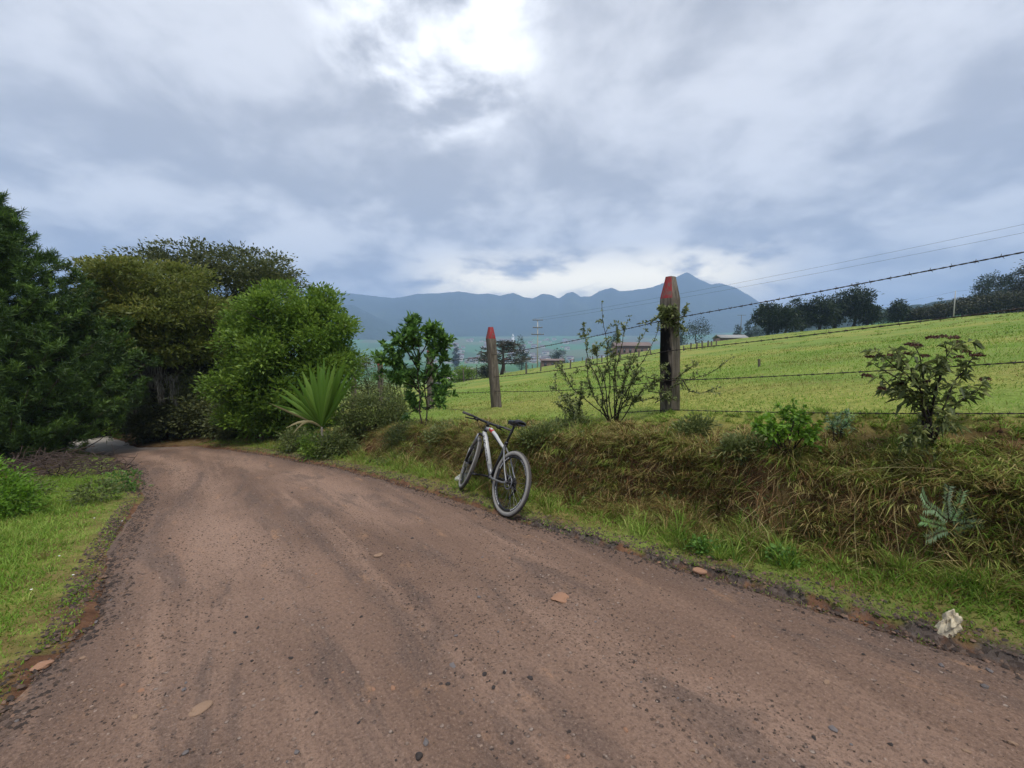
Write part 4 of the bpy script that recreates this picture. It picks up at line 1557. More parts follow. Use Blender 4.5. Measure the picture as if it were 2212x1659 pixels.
for k, (px, py, sc, lb) in enumerate([(868, 962, 0.9, 'low dull shrub at the foot of the young tree'), (958, 955, 0.7, 'low dry shrub right of the young tree'), (1165, 955, 0.55, 'low leafy shrub behind the rear wheel'),
                                     (1235, 935, 0.6, 'small leafy shrub left of the thorny one'), (1500, 950, 0.55, 'low scrubby plant at the foot of the thick post'), (1600, 985, 0.45, 'low scrubby plant left of the lime bush')]):
    p = ground_hit(px, py, 30)
    tree('bank_scrub', lb, p, [(0, 0, 0.16 * sc, 0.30 * sc, 0.22 * sc, 0.2 * sc), (0.15 * sc, 0, 0.25 * sc, 0.22 * sc, 0.2 * sc, 0.18 * sc), (-0.18 * sc, 0, 0.12 * sc, 0.22 * sc, 0.2 * sc, 0.14 * sc)], 0.006, 70, 16, 0.055, 0.02, 0.05 * sc + 0.015, M['shrub'] if k % 2 == 0 else M['thorn'], M['twig'], 141 + k, 'low scrub on the bank', 'shrub', shell=(0.3, 1.0), up=0.6)
# thorny thin-leaved shrub left of the thick post
base = ground_hit(1325, 915, 40)
th = [[(1325, 915), (1318, 840), (1312, 780), (1308, 720), (1300, 655)], [(1322, 915), (1300, 850), (1275, 790), (1265, 730), (1262, 722)], [(1330, 915), (1332, 840), (1330, 780), (1335, 700)],
      [(1332, 915), (1345, 850), (1360, 790), (1395, 715)], [(1335, 915), (1355, 860), (1375, 800), (1425, 706)], [(1320, 915), (1290, 870), (1272, 830), (1268, 790)],
      [(1318, 915), (1285, 880), (1250, 850), (1225, 815), (1205, 790)], [(1316, 915), (1310, 850), (1290, 790), (1285, 750)], [(1328, 915), (1325, 820), (1345, 740), (1350, 705)],
      [(1326, 915), (1335, 860), (1350, 810), (1362, 770)], [(1336, 915), (1365, 870), (1390, 840), (1420, 825)], [(1330, 915), (1340, 870), (1370, 820), (1380, 800)],
      [(1315, 915), (1300, 880), (1300, 830), (1310, 800)], [(1250, 915), (1235, 885), (1222, 860), (1196, 838)], [(1252, 915), (1250, 880), (1262, 850)], [(1255, 915), (1240, 890), (1215, 880)],
      [(1320, 905), (1345, 880), (1385, 865), (1420, 860)]]
stems_plant('thorny_shrub', 'tall thin-stemmed thorny shrub just left of the thick post', 'shrub', base, th, base[1], M['thorn'], M['twig'], 52, 0.046, 0.022, 0.0085, 107, side_twigs=8, depth=0.22, start=0.12, tuft=5, twig_len=0.16)
# leafy climber wound round the thick post
base = at(1445, 700, 5.5)
stems_plant('climbing_vine', 'small leafy climber wound around the thick post below its tip', 'vine', base,
            [[(1375, 700), (1405, 692), (1430, 680), (1455, 672)], [(1420, 700), (1435, 685), (1445, 668)], [(1430, 705), (1450, 690), (1470, 690), (1482, 672)], [(1425, 695), (1440, 680), (1425, 668)],
             [(1440, 700), (1465, 700), (1475, 712)], [(1400, 700), (1420, 685), (1440, 675)], [(1430, 700), (1450, 700), (1465, 680)], [(1425, 690), (1430, 675), (1450, 668)]],
            5.48, M['thorn'], M['twig'], 50, 0.046, 0.026, 0.006, 109, side_twigs=5, depth=0.05, start=0.05, tuft=5, twig_len=0.09)
base = at(1450, 822, 5.5)
stems_plant('thorn_branch', 'thorny branch reaching right of the thick post along the wire', 'branch', base,
            [[(1400, 815), (1450, 818), (1490, 820), (1530, 808), (1565, 785), (1580, 772)], [(1460, 818), (1485, 800), (1505, 785)], [(1475, 822), (1490, 845), (1510, 850), (1540, 840)], [(1450, 818), (1440, 800), (1430, 795)],
             [(1430, 850), (1455, 835), (1480, 825)], [(1400, 845), (1430, 850), (1455, 862)], [(1415, 870), (1440, 855), (1460, 860)]],
            5.45, M['thorn'], M['twig'], 32, 0.042, 0.02, 0.007, 113, side_twigs=4, depth=0.05, start=0.15, tuft=4, twig_len=0.10)
# bushes on the right of the bank
base = ground_hit(1702, 986, 40)
stems_plant('lime_bush', 'compact dark-stemmed bush with lime-green leaf tips on the bank', 'bush', base,
            [[(1700, 985), (1690, 950), (1690, 915), (1692, 885)], [(1703, 985), (1705, 945), (1715, 910), (1716, 885)], [(1698, 985), (1670, 950), (1650, 930), (1632, 912)], [(1707, 985), (1730, 950), (1745, 935), (1762, 915)],
             [(1700, 985), (1680, 960), (1660, 945), (1645, 940)], [(1704, 985), (1720, 960), (1740, 945), (1750, 930)], [(1702, 985), (1700, 940), (1705, 905)], [(1698, 985), (1680, 940), (1672, 905)], [(1706, 985), (1725, 940), (1732, 905)],
             [(1696, 985), (1665, 965), (1640, 968)], [(1708, 985), (1735, 965), (1755, 950)], [(1701, 985), (1688, 945), (1662, 915)], [(1705, 985), (1712, 940), (1740, 912)]],
            base[1], M['lime'], M['twig'], 14, 0.050, 0.032, 0.007, 115, side_twigs=7, depth=0.15, start=0.55, tuft=7, twig_len=0.09)
base = ground_hit(1812, 956, 40)
stems_plant('grey_herb', 'small grey-green herb between the lime bush and the flowering shrub', 'herb', base,
            [[(1800, 953), (1798, 925), (1790, 905)], [(1808, 955), (1808, 920), (1812, 902)], [(1822, 950), (1826, 915), (1828, 890)], [(1815, 953), (1818, 925), (1835, 908)]],
            base[1], M['fern'], M['twig'], 26, 0.035, 0.010, 0.005, 117, side_twigs=5, depth=0.06, start=0.3, tuft=6, twig_len=0.06)
base = ground_hit(2010, 966, 40)
stems_plant('flowering_shrub', 'leafy shrub with flat brown flower heads on the right bank', 'shrub', base,
            [[(2008, 962), (2000, 900), (1995, 850), (1960, 810), (1915, 775)], [(2010, 962), (2005, 890), (1985, 830), (1950, 780), (1935, 755)], [(2012, 962), (2010, 900), (2020, 840), (2030, 790), (2060, 745)],
             [(2012, 962), (2025, 900), (2050, 850), (2085, 800), (2105, 770)], [(2014, 962), (2035, 910), (2070, 870), (2110, 845), (2125, 825)], [(2008, 962), (1995, 890), (1950, 850), (1920, 830), (1900, 815)],
             [(2010, 962), (2010, 880), (1990, 800), (1975, 745)], [(2012, 962), (2015, 880), (2040, 790), (2040, 740)], [(2009, 962), (1990, 880), (1945, 820), (1885, 785)], [(2010, 955), (2000, 920), (1975, 935), (1955, 945)],
             [(2012, 962), (2005, 930), (2015, 905), (2000, 880)], [(2014, 962), (2030, 930), (2040, 900)], [(2008, 962), (1995, 940), (1990, 915)]],
            base[1], M['shrub'], M['twig'], 30, 0.070, 0.026, 0.009, 119, side_twigs=4, depth=0.16, start=0.2, tuft=4, twig_len=0.12, droop=0.45,
            heads=[(1880, 772, .035), (1900, 770, .03), (1930, 768, .04), (1955, 765, .035), (1965, 745, .03), (1978, 747, .035), (2015, 730, .035), (2035, 728, .045), (2060, 730, .04), (2068, 740, .03), (2085, 760, .03), (2110, 768, .04), (2000, 770, .025), (2072, 772, .03), (1935, 792, .03), (1870, 812, .03), (2035, 780, .025), (2000, 825, .03), (2128, 820, .03), (1945, 830, .03), (1905, 840, .03)])


# feathery leaf plant on the bank face
def feather_plant():
    base = ground_hit(2052, 1165) 
    t = thing('feathery_plant', 'blue-green feathery plant growing out of the earth bank', 'plant', base)
    g = np.random.default_rng(8)
    Y = base[1] - 0.05
    hub = at(2050, 1140, Y) - base
    fronds = [[(2055, 1130), (2000, 1085), (1990, 1062)], [(2055, 1130), (2085, 1080), (2110, 1062)], [(2050, 1125), (2045, 1080), (2050, 1050)], [(2050, 1140), (2010, 1130), (1990, 1125)], [(2055, 1140), (2090, 1130), (2122, 1132)],
              [(2050, 1145), (2030, 1150), (2000, 1165)], [(2055, 1145), (2085, 1155), (2105, 1170)], [(2050, 1130), (2020, 1100), (1995, 1100)], [(2055, 1130), (2090, 1105), (2115, 1100)], [(2050, 1150), (2055, 1165), (2060, 1185)], [(2052, 1130), (2070, 1095), (2080, 1060)]]
    mb = MB()
    mb.tube([(0, 0, -0.02), hub * 0.5, hub], [0.006, 0.005, 0.004], 5)
    for fr in fronds:
        dep = g.normal() * 0.05
        p = np.array([at(x, y, Y - 0.02 + dep * k) for k, (x, y) in enumerate(fr)]) - base
        u = np.linspace(0, 1, 14)
        path = np.stack([np.interp(u, [0, 0.5, 1], p[:, i]) for i in range(3)], -1)
        mb.tube(path, np.linspace(0.002, 0.0008, 14), 4)
        P, D = [], []
        d = unit(np.gradient(path, axis=0))
        for sg in (1, -1):
            sd = unit(np.cross(d, np.array([0, -1.0, 0.3])) * sg)
            for k in range(2, 14):
                for f in (0, 0.5):
                    pp = path[k - 1] * (1 - f) + path[k] * f
                    P.append(pp)
                    D.append(sd[k] * 0.9 + d[k] * 0.55 + g.normal(size=3) * 0.08)
        P, D = np.array(P), np.array(D)
        n = len(P)
        V, T, tt = leaf_cards(P, D, np.tile(np.array([0, -0.7, 0.7]), (n, 1)), g.uniform(0.030, 0.052, n), np.full(n, 0.0052), np.clip(g.uniform(0.1, 0.8) + 0.2 * g.random(n), 0, 1), 0.0)
        obj('frond', mesh_np('frond', V, [T], {'tint': tt}), M['fern'], t)
    mb.build('stem', M['twig'], t, True)


feather_plant()
for k, (px, py, lb) in enumerate([(1520, 1195, 'small clover-like weed in the verge grass'), (1690, 1215, 'low leafy weed in the grass below the bank')]):
    p = ground_hit(px, py)
    tree('clover_weed', lb, p, [(0, 0, 0.05, 0.09, 0.09, 0.04)], 0.003, 22, 9, 0.035, 0.026, 0.03, M['young'], M['twig'], 131 + k, 'low verge weeds', 'weed')


# leafy creepers and long arching stalks on the bank
def bank_details():
    g = np.random.default_rng(19)
    mb = MB()
    arcs = [[(1790, 1035), (1900, 1003), (2010, 1000), (2100, 1030)], [(1740, 1085), (1850, 1025), (2000, 1015), (2110, 1022)], [(1830, 1070), (1950, 1030), (2060, 1015)], [(2060, 1020), (2090, 1090), (2110, 1130)],
            [(1590, 1180), (1680, 1120), (1740, 1085)], [(1920, 1260), (1990, 1220), (2070, 1190)], [(2085, 1080), (2130, 1180), (2150, 1240)], [(1850, 1060), (1855, 1160), (1860, 1260)], [(1930, 1080), (1945, 1170), (1950, 1230)],
            [(1575, 1085), (1620, 1110), (1680, 1150)], [(1480, 1230), (1540, 1160), (1560, 1130)], [(1590, 1260), (1660, 1170), (1690, 1130)], [(1380, 1100), (1420, 1140), (1470, 1160)], [(2150, 1060), (2180, 1130), (2200, 1230)]]
    for a in arcs:
        c = np.array([ground_hit(x, y) for x, y in a])
        c[:, :2] -= NN * 0.03
        c[1:-1, 2] += 0.03
        u = np.linspace(0, 1, 18)
        k = np.linspace(0, 1, len(a))
        # smooth through the points
        path = np.stack([np.polyval(np.polyfit(k, c[:, i], min(3, len(a) - 1)), u) for i in range(3)], -1)
        path[:, :2] -= NN * (0.07 * np.sin(math.pi * u))[:, None]
        mb.tube(path, np.linspace(0.0028, 0.0012, 18), 4, a=float(g.uniform(0.4, 1.0)))
    straw = G('dry_stalk')
    m = straw.finish((0.30, 0.255, 0.12), 0.8, 0.15)
    tag(mb.build('dry_stalks', m), 'long pale dry grass stalks arching over the bank', kind='stuff')
    # creeping leafy weeds
    Ps, Ds = [], []
    for px, py, n, w in [(1300, 1040, 70, 0.09), (1250, 1000, 60, 0.1), (1420, 1020, 90, 0.14), (1500, 1010, 90, 0.12), (1540, 1035, 70, 0.1), (1600, 1030, 60, 0.1), (1350, 1060, 40, 0.07), (1460, 1050, 50, 0.08), (1190, 985, 70, 0.1),
                         (1130, 970, 60, 0.1), (880, 990, 120, 0.18), (960, 985, 90, 0.14), (1010, 975, 60, 0.12), (840, 1000, 90, 0.16), (1640, 1075, 50, 0.08), (2020, 1005, 50, 0.08)]:
        c = ground_hit(px, py)
        p = np.stack([c[0] + U[0] * 0 + g.normal(size=n) * w, c[1] + g.normal(size=n) * w * 0.6, np.zeros(n)], -1)
        p[:, 2] = terrain(p[:, 0], p[:, 1]) + g.uniform(0.01, 0.10, n)
        Ps.append(p)
        Ds.append(unit(np.array([-NN[0] * 0.5, -NN[1] * 0.5, 0.2]) + g.normal(size=(n, 3)) * 0.6))
    P, D = np.concatenate(Ps), np.concatenate(Ds)
    n = len(P)
    V, T, tt = leaf_cards(P, D, unit(np.array([0, -0.4, 1.0]) + g.normal(size=(n, 3)) * 0.4), g.uniform(0.03, 0.06, n), g.uniform(0.016, 0.03, n), g.random(n), 0.12, 0.1)
    tag(obj('creeping_weeds', mesh_np('creeping_weeds', V, [T], {'tint': tt}), M['thorn']), 'small-leaved creeping weeds growing through the bank grass', kind='stuff')


bank_details()

# ------------------------------------------------------------------ bicycle leaning on the bank
def bicycle():
    blk = plain('black_frame_paint', (0.014, 0.014, 0.016), 0.4, 0.5, 0, 0.3, 20)
    wht = plain('dusty_white_paint', (0.44, 0.44, 0.43), 0.4, 0.5, 0, 0.10, 12)
    red = plain('red_frame_paint', (0.42, 0.03, 0.03), 0.45, 0.5, 0, 0.15, 20)
    rub = G('worn_tyre_rubber')
    n = rub.noise(rub.obj_co(), 9, 5, 0.65)
    rub = rub.finish(rub.mix(rub.attr('dust'), rub.mix(n, (0.022, 0.020, 0.019), (0.060, 0.052, 0.046)), rub.mix(n, (0.20, 0.19, 0.175), (0.34, 0.325, 0.30))), 0.9, 0.2)
    met = plain('dull_bike_metal', (0.26, 0.26, 0.27), 0.4, 0.5, 0.9, 0.2, 30)
    dark = plain('greasy_black_metal', (0.022, 0.021, 0.021), 0.5, 0.4, 0.5, 0.4, 40)
    gry = plain('grey_alloy_paint', (0.20, 0.20, 0.205), 0.4, 0.5, 0.3, 0.15, 20)
    orange = plain('orange_decal', (0.55, 0.12, 0.03), 0.5, 0.4)
    R = 0.352
    pr = ground_hit(1086, 1116)
    rear = np.array([pr[0], pr[1]])
    head = unit(np.array([-0.520, 0.854]))
    front = rear + head * 1.07
    def contact(p):
        s_, q_ = sq(p[0], p[1])
        z = max(zat(p[0], p[1]), float(zroad_surface(s_, q_)) if q_ < qR(s_) + 0.05 else -9)
        return np.array([p[0], p[1], z + 0.005])
    cr, cf = contact(rear), contact(front)
    fw = unit(cf - cr)
    left = unit(np.cross(np.array([0, 0, 1.0]), fw))
    up = np.cross(fw, left)
    lean = math.radians(17)
    up2 = up * math.cos(lean) - left * math.sin(lean)
    left2 = left * math.cos(lean) + up * math.sin(lean)
    root = thing('bicycle', 'black and white mountain bike leaning against the bank', 'bicycle')
    root.matrix_world = Matrix(((fw[0], left2[0], up2[0], cr[0]), (fw[1], left2[1], up2[1], cr[1]), (fw[2], left2[2], up2[2], cr[2]), (0, 0, 0, 1)))
    rx = np.array([0, 0, R])
    fx = np.array([1.07, 0, R])
    bb = np.array([0.425, 0, 0.315])
    st = np.array([0.285, 0, 0.745])
    ht, hb = np.array([0.815, 0, 0.862]), np.array([0.848, 0, 0.765])

    # frame: head tube, seat tube and bottom bracket, the other tubes below it
    f = MB()
    f.tube([bb, st], 0.0175, 10)
    f.tube([bb + (0, -0.037, 0), bb + (0, 0.037, 0)], 0.026, 10)
    fr = f.build('frame', blk, root, True)
    f = MB()
    f.tube([hb, ht], 0.024, 10)
    f.build('head_tube', blk, fr, True)
    dt0, dt1 = hb + np.array([0.0, 0, 0.02]), bb
    d = MB()
    d.tube([dt0, dt0 * 0.85 + dt1 * 0.15, dt0 * 0.72 + dt1 * 0.28, dt0 * 0.25 + dt1 * 0.75], [0.027, 0.031, 0.031, 0.030], 12)
    d.build('down_tube', wht, fr, True)
    d = MB()
    d.tube([dt0 * 0.25 + dt1 * 0.75, dt0 * 0.12 + dt1 * 0.88, dt1], [0.0295, 0.027, 0.026], 12)
    d.build('down_tube_end', gry, fr, True)
    tp = np.array([ht + (-0.01, 0, -0.03), (0.70, 0, 0.838), (0.55, 0, 0.785), (0.40, 0, 0.715), (0.292, 0, 0.675)])
    d = MB()
    d.tube(tp, [0.022, 0.024, 0.022, 0.019, 0.017], 12)
    d.build('top_tube', wht, fr, True)
    d = MB()
    d.tube([tp[1] + (0.015, 0, 0.0005), tp[1] * 0.55 + tp[2] * 0.45 + (0, 0, 0.0005)], [0.0252, 0.0245], 12, False)
    d.build('top_tube_patch', red, fr, True)
    d = MB()
    d.tube([tp[1] * 0.5 + tp[2] * 0.5 + (0, 0.016, -0.012), tp[3] + (0, 0.014, -0.010)], 0.0085, 6)
    d.build('top_tube_stripe', blk, fr, True)
    for sg in (1, -1):
        d = MB()
        d.tube([(0.292, 0.012 * sg, 0.690), (0.20, 0.045 * sg, 0.60), (0.085, 0.058 * sg, 0.45), (0.01, 0.066 * sg, 0.375), (0, 0.066 * sg, R)], [0.010, 0.0095, 0.009, 0.009, 0.011], 8)
        d.build('seat_stay', gry, fr, True)
        d = MB()
        d.tube([(0.425, 0.03 * sg, 0.315), (0.28, 0.05 * sg, 0.315), (0.06, 0.066 * sg, 0.335), (0, 0.066 * sg, R)], [0.013, 0.012, 0.010, 0.011], 8)
        d.build('chain_stay', gry if sg > 0 else dark, fr, True)
    # lettering down the side of the down tube
    cu = bpy.data.curves.new('lettering', 'FONT')
    cu.body = 'SPECIALIZED'
    cu.size = 0.066
    cu.extrude = 0.0006
    cu.offset = 0.0018
    cu.align_y = 'CENTER'
    tmp = bpy.data.objects.new('lettering_source', cu)
    COL.objects.link(tmp)
    bpy.context.view_layer.update()
    me = bpy.data.meshes.new_from_object(tmp.evaluated_get(bpy.context.evaluated_depsgraph_get()))
    bpy.data.objects.remove(tmp)
    co = np.zeros(len(me.vertices) * 3)
    me.vertices.foreach_get('co', co)
    co = co.reshape(-1, 3)
    ax = unit(dt1 - dt0)
    x0, x1 = co[:, 0].min(), co[:, 0].max()
    Ld = np.linalg.norm(dt1 - dt0)
    u = (co[:, 0] - x0) / (x1 - x0)
    along = 0.06 + 0.60 * Ld * u
    perp = np.cross(np.array([0, 1.0, 0]), ax)
    wd = co[:, 1] * 1.0
    phi = np.clip(wd / 0.031, -1.3, 1.3)
    rad = 0.0318 + co[:, 2]
    V = dt0 + ax * along[:, None] - perp * (rad * np.sin(phi))[:, None] + np.array([0, 1.0, 0]) * (rad * np.cos(phi))[:, None]
    me.vertices.foreach_set('co', V.ravel())
    me.update()
    me.materials.clear()
    tag(obj('lettering', me, blk, fr), 'black capitals along the white down tube')

    # wheels
    def wheel(nm, c, label, steer=None):
        w = bpy.data.objects.new(nm, None)
        w.empty_display_size = 0.1
        COL.objects.link(w)
        w.parent = root
        w.location = c
        if steer:
            w.rotation_euler = (0, 0, steer)
        t = MB()
        Vt, qt, at_ = [], [], []
        seg, sub = 64, 12
        for i in range(seg):
            a = 2 * math.pi * i / seg
            for k in range(sub):
                p = 2 * math.pi * k / sub
                knob = 0.0025 if (i + k) % 2 and math.cos(p) > 0.5 else 0
                rr = (R - 0.027) + (0.027 + knob) * math.cos(p)
                Vt.append((rr * math.cos(a), 0.027 * math.sin(p), rr * math.sin(a)))
                at_.append(1.0 if -0.75 < math.cos(p) < 0.55 else 0.12)
                qt.append((i * sub + k, i * sub + (k + 1) % sub, ((i + 1) % seg) * sub + (k + 1) % sub, ((i + 1) % seg) * sub + k))
        t.add(Vt, [np.array(qt)], np.array(at_))
        t.build('tyre', rub, w, True, 'dust')
        r = MB()
        Vr, qr_ = [], []
        prof = [(0.297, 0.013), (0.297, -0.013), (0.277, -0.008), (0.272, 0.0), (0.277, 0.008)]
        for i in range(seg):
            a = 2 * math.pi * i / seg
            for k, (rr, y) in enumerate(prof):
                Vr.append((rr * math.cos(a), y, rr * math.sin(a)))
                qr_.append((i * 5 + k, i * 5 + (k + 1) % 5, ((i + 1) % seg) * 5 + (k + 1) % 5, ((i + 1) % seg) * 5 + k))
        r.add(Vr, [np.array(qr_)])
        r.build('rim', blk, w, True)
        # white lettering blocks on both rim walls
        dm = MB()
        g = np.random.default_rng(3)
        for a0 in (0.35, 1.9, 3.5, 5.1):
            a = a0
            for k in range(7):
                da = g.uniform(0.06, 0.11)
                for sg in (1, -1):
                    Vd = [((rr) * math.cos(a + t_), (yy + 0.0012) * sg, (rr) * math.sin(a + t_)) for t_ in (0, da / 2, da) for rr, yy in ((0.294, 0.0128), (0.281, 0.0102))]
                    dm.add(Vd, [np.array([(0, 2, 3, 1), (2, 4, 5, 3)])])
                a += da + 0.025
        o = dm.build('rim_decals', wht, w)
        o['kind'] = 'stuff'
        sp = MB()
        for k in range(28):
            a = 2 * math.pi * k / 28
            y = 0.026 if k % 2 else -0.026
            a2 = a + (0.5 if (k // 2) % 2 else -0.5)
            sp.tube([(0.022 * math.cos(a2), y, 0.022 * math.sin(a2)), (0.275 * math.cos(a), 0, 0.275 * math.sin(a))], 0.0013, 4, False)
        o = sp.build('spokes', met, w)
        o['kind'] = 'stuff'
        h = MB()
        h.tube([(0, -0.05, 0), (0, -0.028, 0), (0, -0.024, 0), (0, 0.024, 0), (0, 0.028, 0), (0, 0.05, 0)], [0.013, 0.013, 0.026, 0.026, 0.013, 0.013], 12)
        h.build('hub', dark, w, True)
        bd = MB()
        bd.torus((0, 0.038, 0), 0.068, 0.010, seg=32, sub=4, flat=0.12)
        for k in range(5):
            a = k * 1.2566
            bd.tube([(0.012 * math.cos(a), 0.038, 0.012 * math.sin(a)), (0.06 * math.cos(a + 0.3), 0.038, 0.06 * math.sin(a + 0.3))], 0.004, 4)
        bd.build('brake_disc', met, w, True)
        return w
    rw = wheel('rear_wheel', rx, '')
    fwl = wheel('front_wheel', fx, '')
    cs = MB()
    for k in range(7):
        cs.tube([(0, -0.030 - 0.004 * k, 0), (0, -0.033 - 0.004 * k, 0)], 0.062 - 0.006 * k, 16)
    cs.build('cassette', dark, rw, True)
    # drive train on the far side
    cr_ = MB()
    cr_.torus(bb + np.array([0, -0.048, 0]), 0.075, 0.012, seg=32, sub=5, flat=0.2)
    for k in range(4):
        a = k * math.pi / 2 + 0.4
        cr_.tube([bb + np.array([0, -0.048, 0]), bb + np.array([0.07 * math.cos(a), -0.048, 0.07 * math.sin(a)])], 0.006, 5)
    chr_ = cr_.build('chainring', dark, root, True)
    ch = MB()
    for zz in (1, -1):
        ch.tube([(0.0, -0.045, R + 0.055 * zz), (0.425, -0.048, 0.315 + 0.085 * zz)], 0.005, 4)
    ch.build('chain', dark, root)
    for sg, a in ((1, math.radians(8)), (-1, math.radians(188))):
        k = MB()
        end = bb + np.array([0.17 * math.cos(a), 0.075 * sg, -0.17 * math.sin(a) * 1.0])
        k.tube([bb + np.array([0, 0.05 * sg, 0]), bb * 0.6 + end * 0.4 + np.array([0, 0.012 * sg, 0]), end], [0.014, 0.012, 0.011], 8)
        kk = k.build('crank', dark, root, True)
        p = MB()
        c = end + np.array([0, 0.055 * sg, 0])
        p.box(c, (0.09, 0.085, 0.014))
        p.box(c + np.array([0, 0, 0.010]), (0.10, 0.012, 0.010))
        p.tube([end, c], 0.007, 6)
        p.build('pedal', dark, kk)
    der = MB()
    der.tube([(0, -0.06, R - 0.02), (-0.005, -0.075, R - 0.07), (0.03, -0.07, R - 0.13), (0.05, -0.06, R - 0.17)], [0.012, 0.016, 0.010, 0.008], 6)
    der.torus((0.012, -0.06, R - 0.085), 0.018, 0.006, seg=14, sub=5, flat=0.5)
    der.torus((0.045, -0.06, R - 0.165), 0.018, 0.006, seg=14, sub=5, flat=0.5)
    der.build('rear_derailleur', dark, root, True)
    cal = MB()
    cal.box((0.055, 0.045, R + 0.055), (0.05, 0.03, 0.035))
    cal.build('brake_caliper', dark, root)
    # fork
    sdir = unit(ht - hb)
    cro = hb - sdir * 0.03
    fk = MB()
    fk.tube([hb, cro], 0.019, 8)
    fk.tube([cro + np.array([0, -0.065, 0]), cro + np.array([0, 0, 0.008]), cro + np.array([0, 0.065, 0])], [0.018, 0.022, 0.018], 8)
    fork = fk.build('fork', dark, root, True)
    for sg in (1, -1):
        l = MB()
        mid = cro - sdir * 0.20 + np.array([0.012, 0.065 * sg, 0])
        l.tube([cro + np.array([0, 0.065 * sg, 0]), mid], 0.0145, 8)
        l.build('stanchion', met, fork, True)
        l = MB()
        l.tube([mid + sdir * 0.015, cro - sdir * 0.30 + np.array([0.022, 0.065 * sg, 0]), fx + np.array([0, 0.062 * sg, 0])], [0.021, 0.0195, 0.014], 8)
        l.build('fork_leg', dark, fork, True)
        l = MB()
        q1 = cro - sdir * 0.25 + np.array([0.035, 0.067 * sg, 0])
        l.tube([q1 + sdir * 0.03 + np.array([0.0, 0.012 * sg, 0]), q1 - sdir * 0.07 + np.array([0.006, 0.012 * sg, 0])], 0.012, 6)
        l.build('fork_sticker', wht if sg > 0 else orange, fork, True)
    # stem, bar, grips, levers
    stm = ht + sdir * 0.028
    barc = stm + np.array([0.075, 0, 0.02])
    s_ = MB()
    s_.tube([ht, stm + sdir * 0.012], 0.019, 8)
    s_.tube([stm, barc], [0.018, 0.020], 8)
    stem_o = s_.build('stem', dark, root, True)
    hbm = MB()
    ys = [-0.345, -0.2, -0.09, 0.09, 0.2, 0.345]
    hbm.tube([barc + np.array([-0.045 * (abs(y) / 0.345) ** 2, y, 0.012 * (abs(y) > 0.1)]) for y in ys], [0.011, 0.0125, 0.0155, 0.0155, 0.0125, 0.011], 8)
    bar = hbm.build('handlebar', blk, root, True)
    for sg in (1, -1):
        gp = MB()
        gp.tube([barc + np.array([-0.020, 0.215 * sg, 0.012]), barc + np.array([-0.046, 0.35 * sg, 0.012])], [0.016, 0.0165], 10)
        gp.build('grip', plain('grey_rubber_grip', (0.085, 0.08, 0.078), 0.8, 0.2), bar, True)
        lv = MB()
        lv.tube([barc + np.array([0.005, 0.175 * sg, 0.0]), barc + np.array([0.035, 0.19 * sg, -0.02]), barc + np.array([0.022, 0.29 * sg, -0.035])], [0.011, 0.009, 0.006], 6)
        lv.box(barc + np.array([0.0, 0.15 * sg, -0.012]), (0.045, 0.05, 0.03))
        lv.build('brake_lever', dark, bar, True)
    cb = MB()
    for sg in (1, -1):
        cb.tube([barc + np.array([0.02, 0.16 * sg, -0.01]), barc + np.array([0.10, 0.10 * sg, 0.02]), barc + np.array([0.09, 0.02 * sg, -0.09]), hb + np.array([0.03, 0.01, 0.02]), dt0 * 0.7 + dt1 * 0.3 + np.array([0, 0.0, 0.03])], 0.0028, 5)
    cb.build('cable', dark, root, True)
    # the whole front end is turned a little to the right
    SM = Matrix.Translation(Vector(hb)) @ Matrix.Rotation(-0.36, 4, Vector(sdir)) @ Matrix.Translation(-Vector(hb))
    for o in (fork, bar, stem_o):
        o.matrix_local = SM
    fwl.matrix_local = SM @ Matrix.Translation(Vector(fx))
    # seat post and saddle
    sp2 = st + (st - bb) / np.linalg.norm(st - bb) * 0.225
    p = MB()
    p.tube([st - (st - bb) * 0.05, sp2], 0.0145, 8)
    p.tube([st - np.array([0, 0, 0.012]), st + np.array([0, 0, 0.014])], 0.021, 8)
    p.build('seat_post', blk, root, True)
    Vs, qs = [], []
    prof = [(-0.135, 0.060, 0.018), (-0.12, 0.074, 0.034), (-0.07, 0.074, 0.040), (-0.01, 0.050, 0.036), (0.05, 0.028, 0.030), (0.10, 0.021, 0.026), (0.135, 0.015, 0.018), (0.145, 0.006, 0.004)]
    nsub = 10
    for (x, w, h) in prof:
        for k in range(nsub):
            a = 2 * math.pi * k / nsub
            zz = h * math.sin(a) if math.sin(a) > 0 else 0.030 * math.sin(a)
            Vs.append((sp2[0] - 0.005 + x, w * math.cos(a), sp2[2] + 0.03 + zz + 0.012 * (x < -0.06)))
    for i in range(len(prof) - 1):
        for k in range(nsub):
            qs.append((i * nsub + k, i * nsub + (k + 1) % nsub, (i + 1) * nsub + (k + 1) % nsub, (i + 1) * nsub + k))
    sd = MB()
    sd.add(Vs, [np.array(qs), np.array([list(range(nsub))]), np.array([[(len(prof) - 1) * nsub + k for k in range(nsub)]])])
    sd2 = sd.build('saddle', plain('black_saddle_vinyl', (0.012, 0.012, 0.015), 0.45, 0.4), root, True)
    rl = MB()
    for sg in (1, -1):
        rl.tube([(sp2[0] - 0.10, 0.022 * sg, sp2[2] + 0.025), (sp2[0] - 0.05, 0.022 * sg, sp2[2] - 0.004), (sp2[0] + 0.05, 0.022 * sg, sp2[2] - 0.002), (sp2[0] + 0.10, 0.015 * sg, sp2[2] + 0.02)], 0.0035, 5)
    rl.build('saddle_rail', met, sd2)


bicycle()

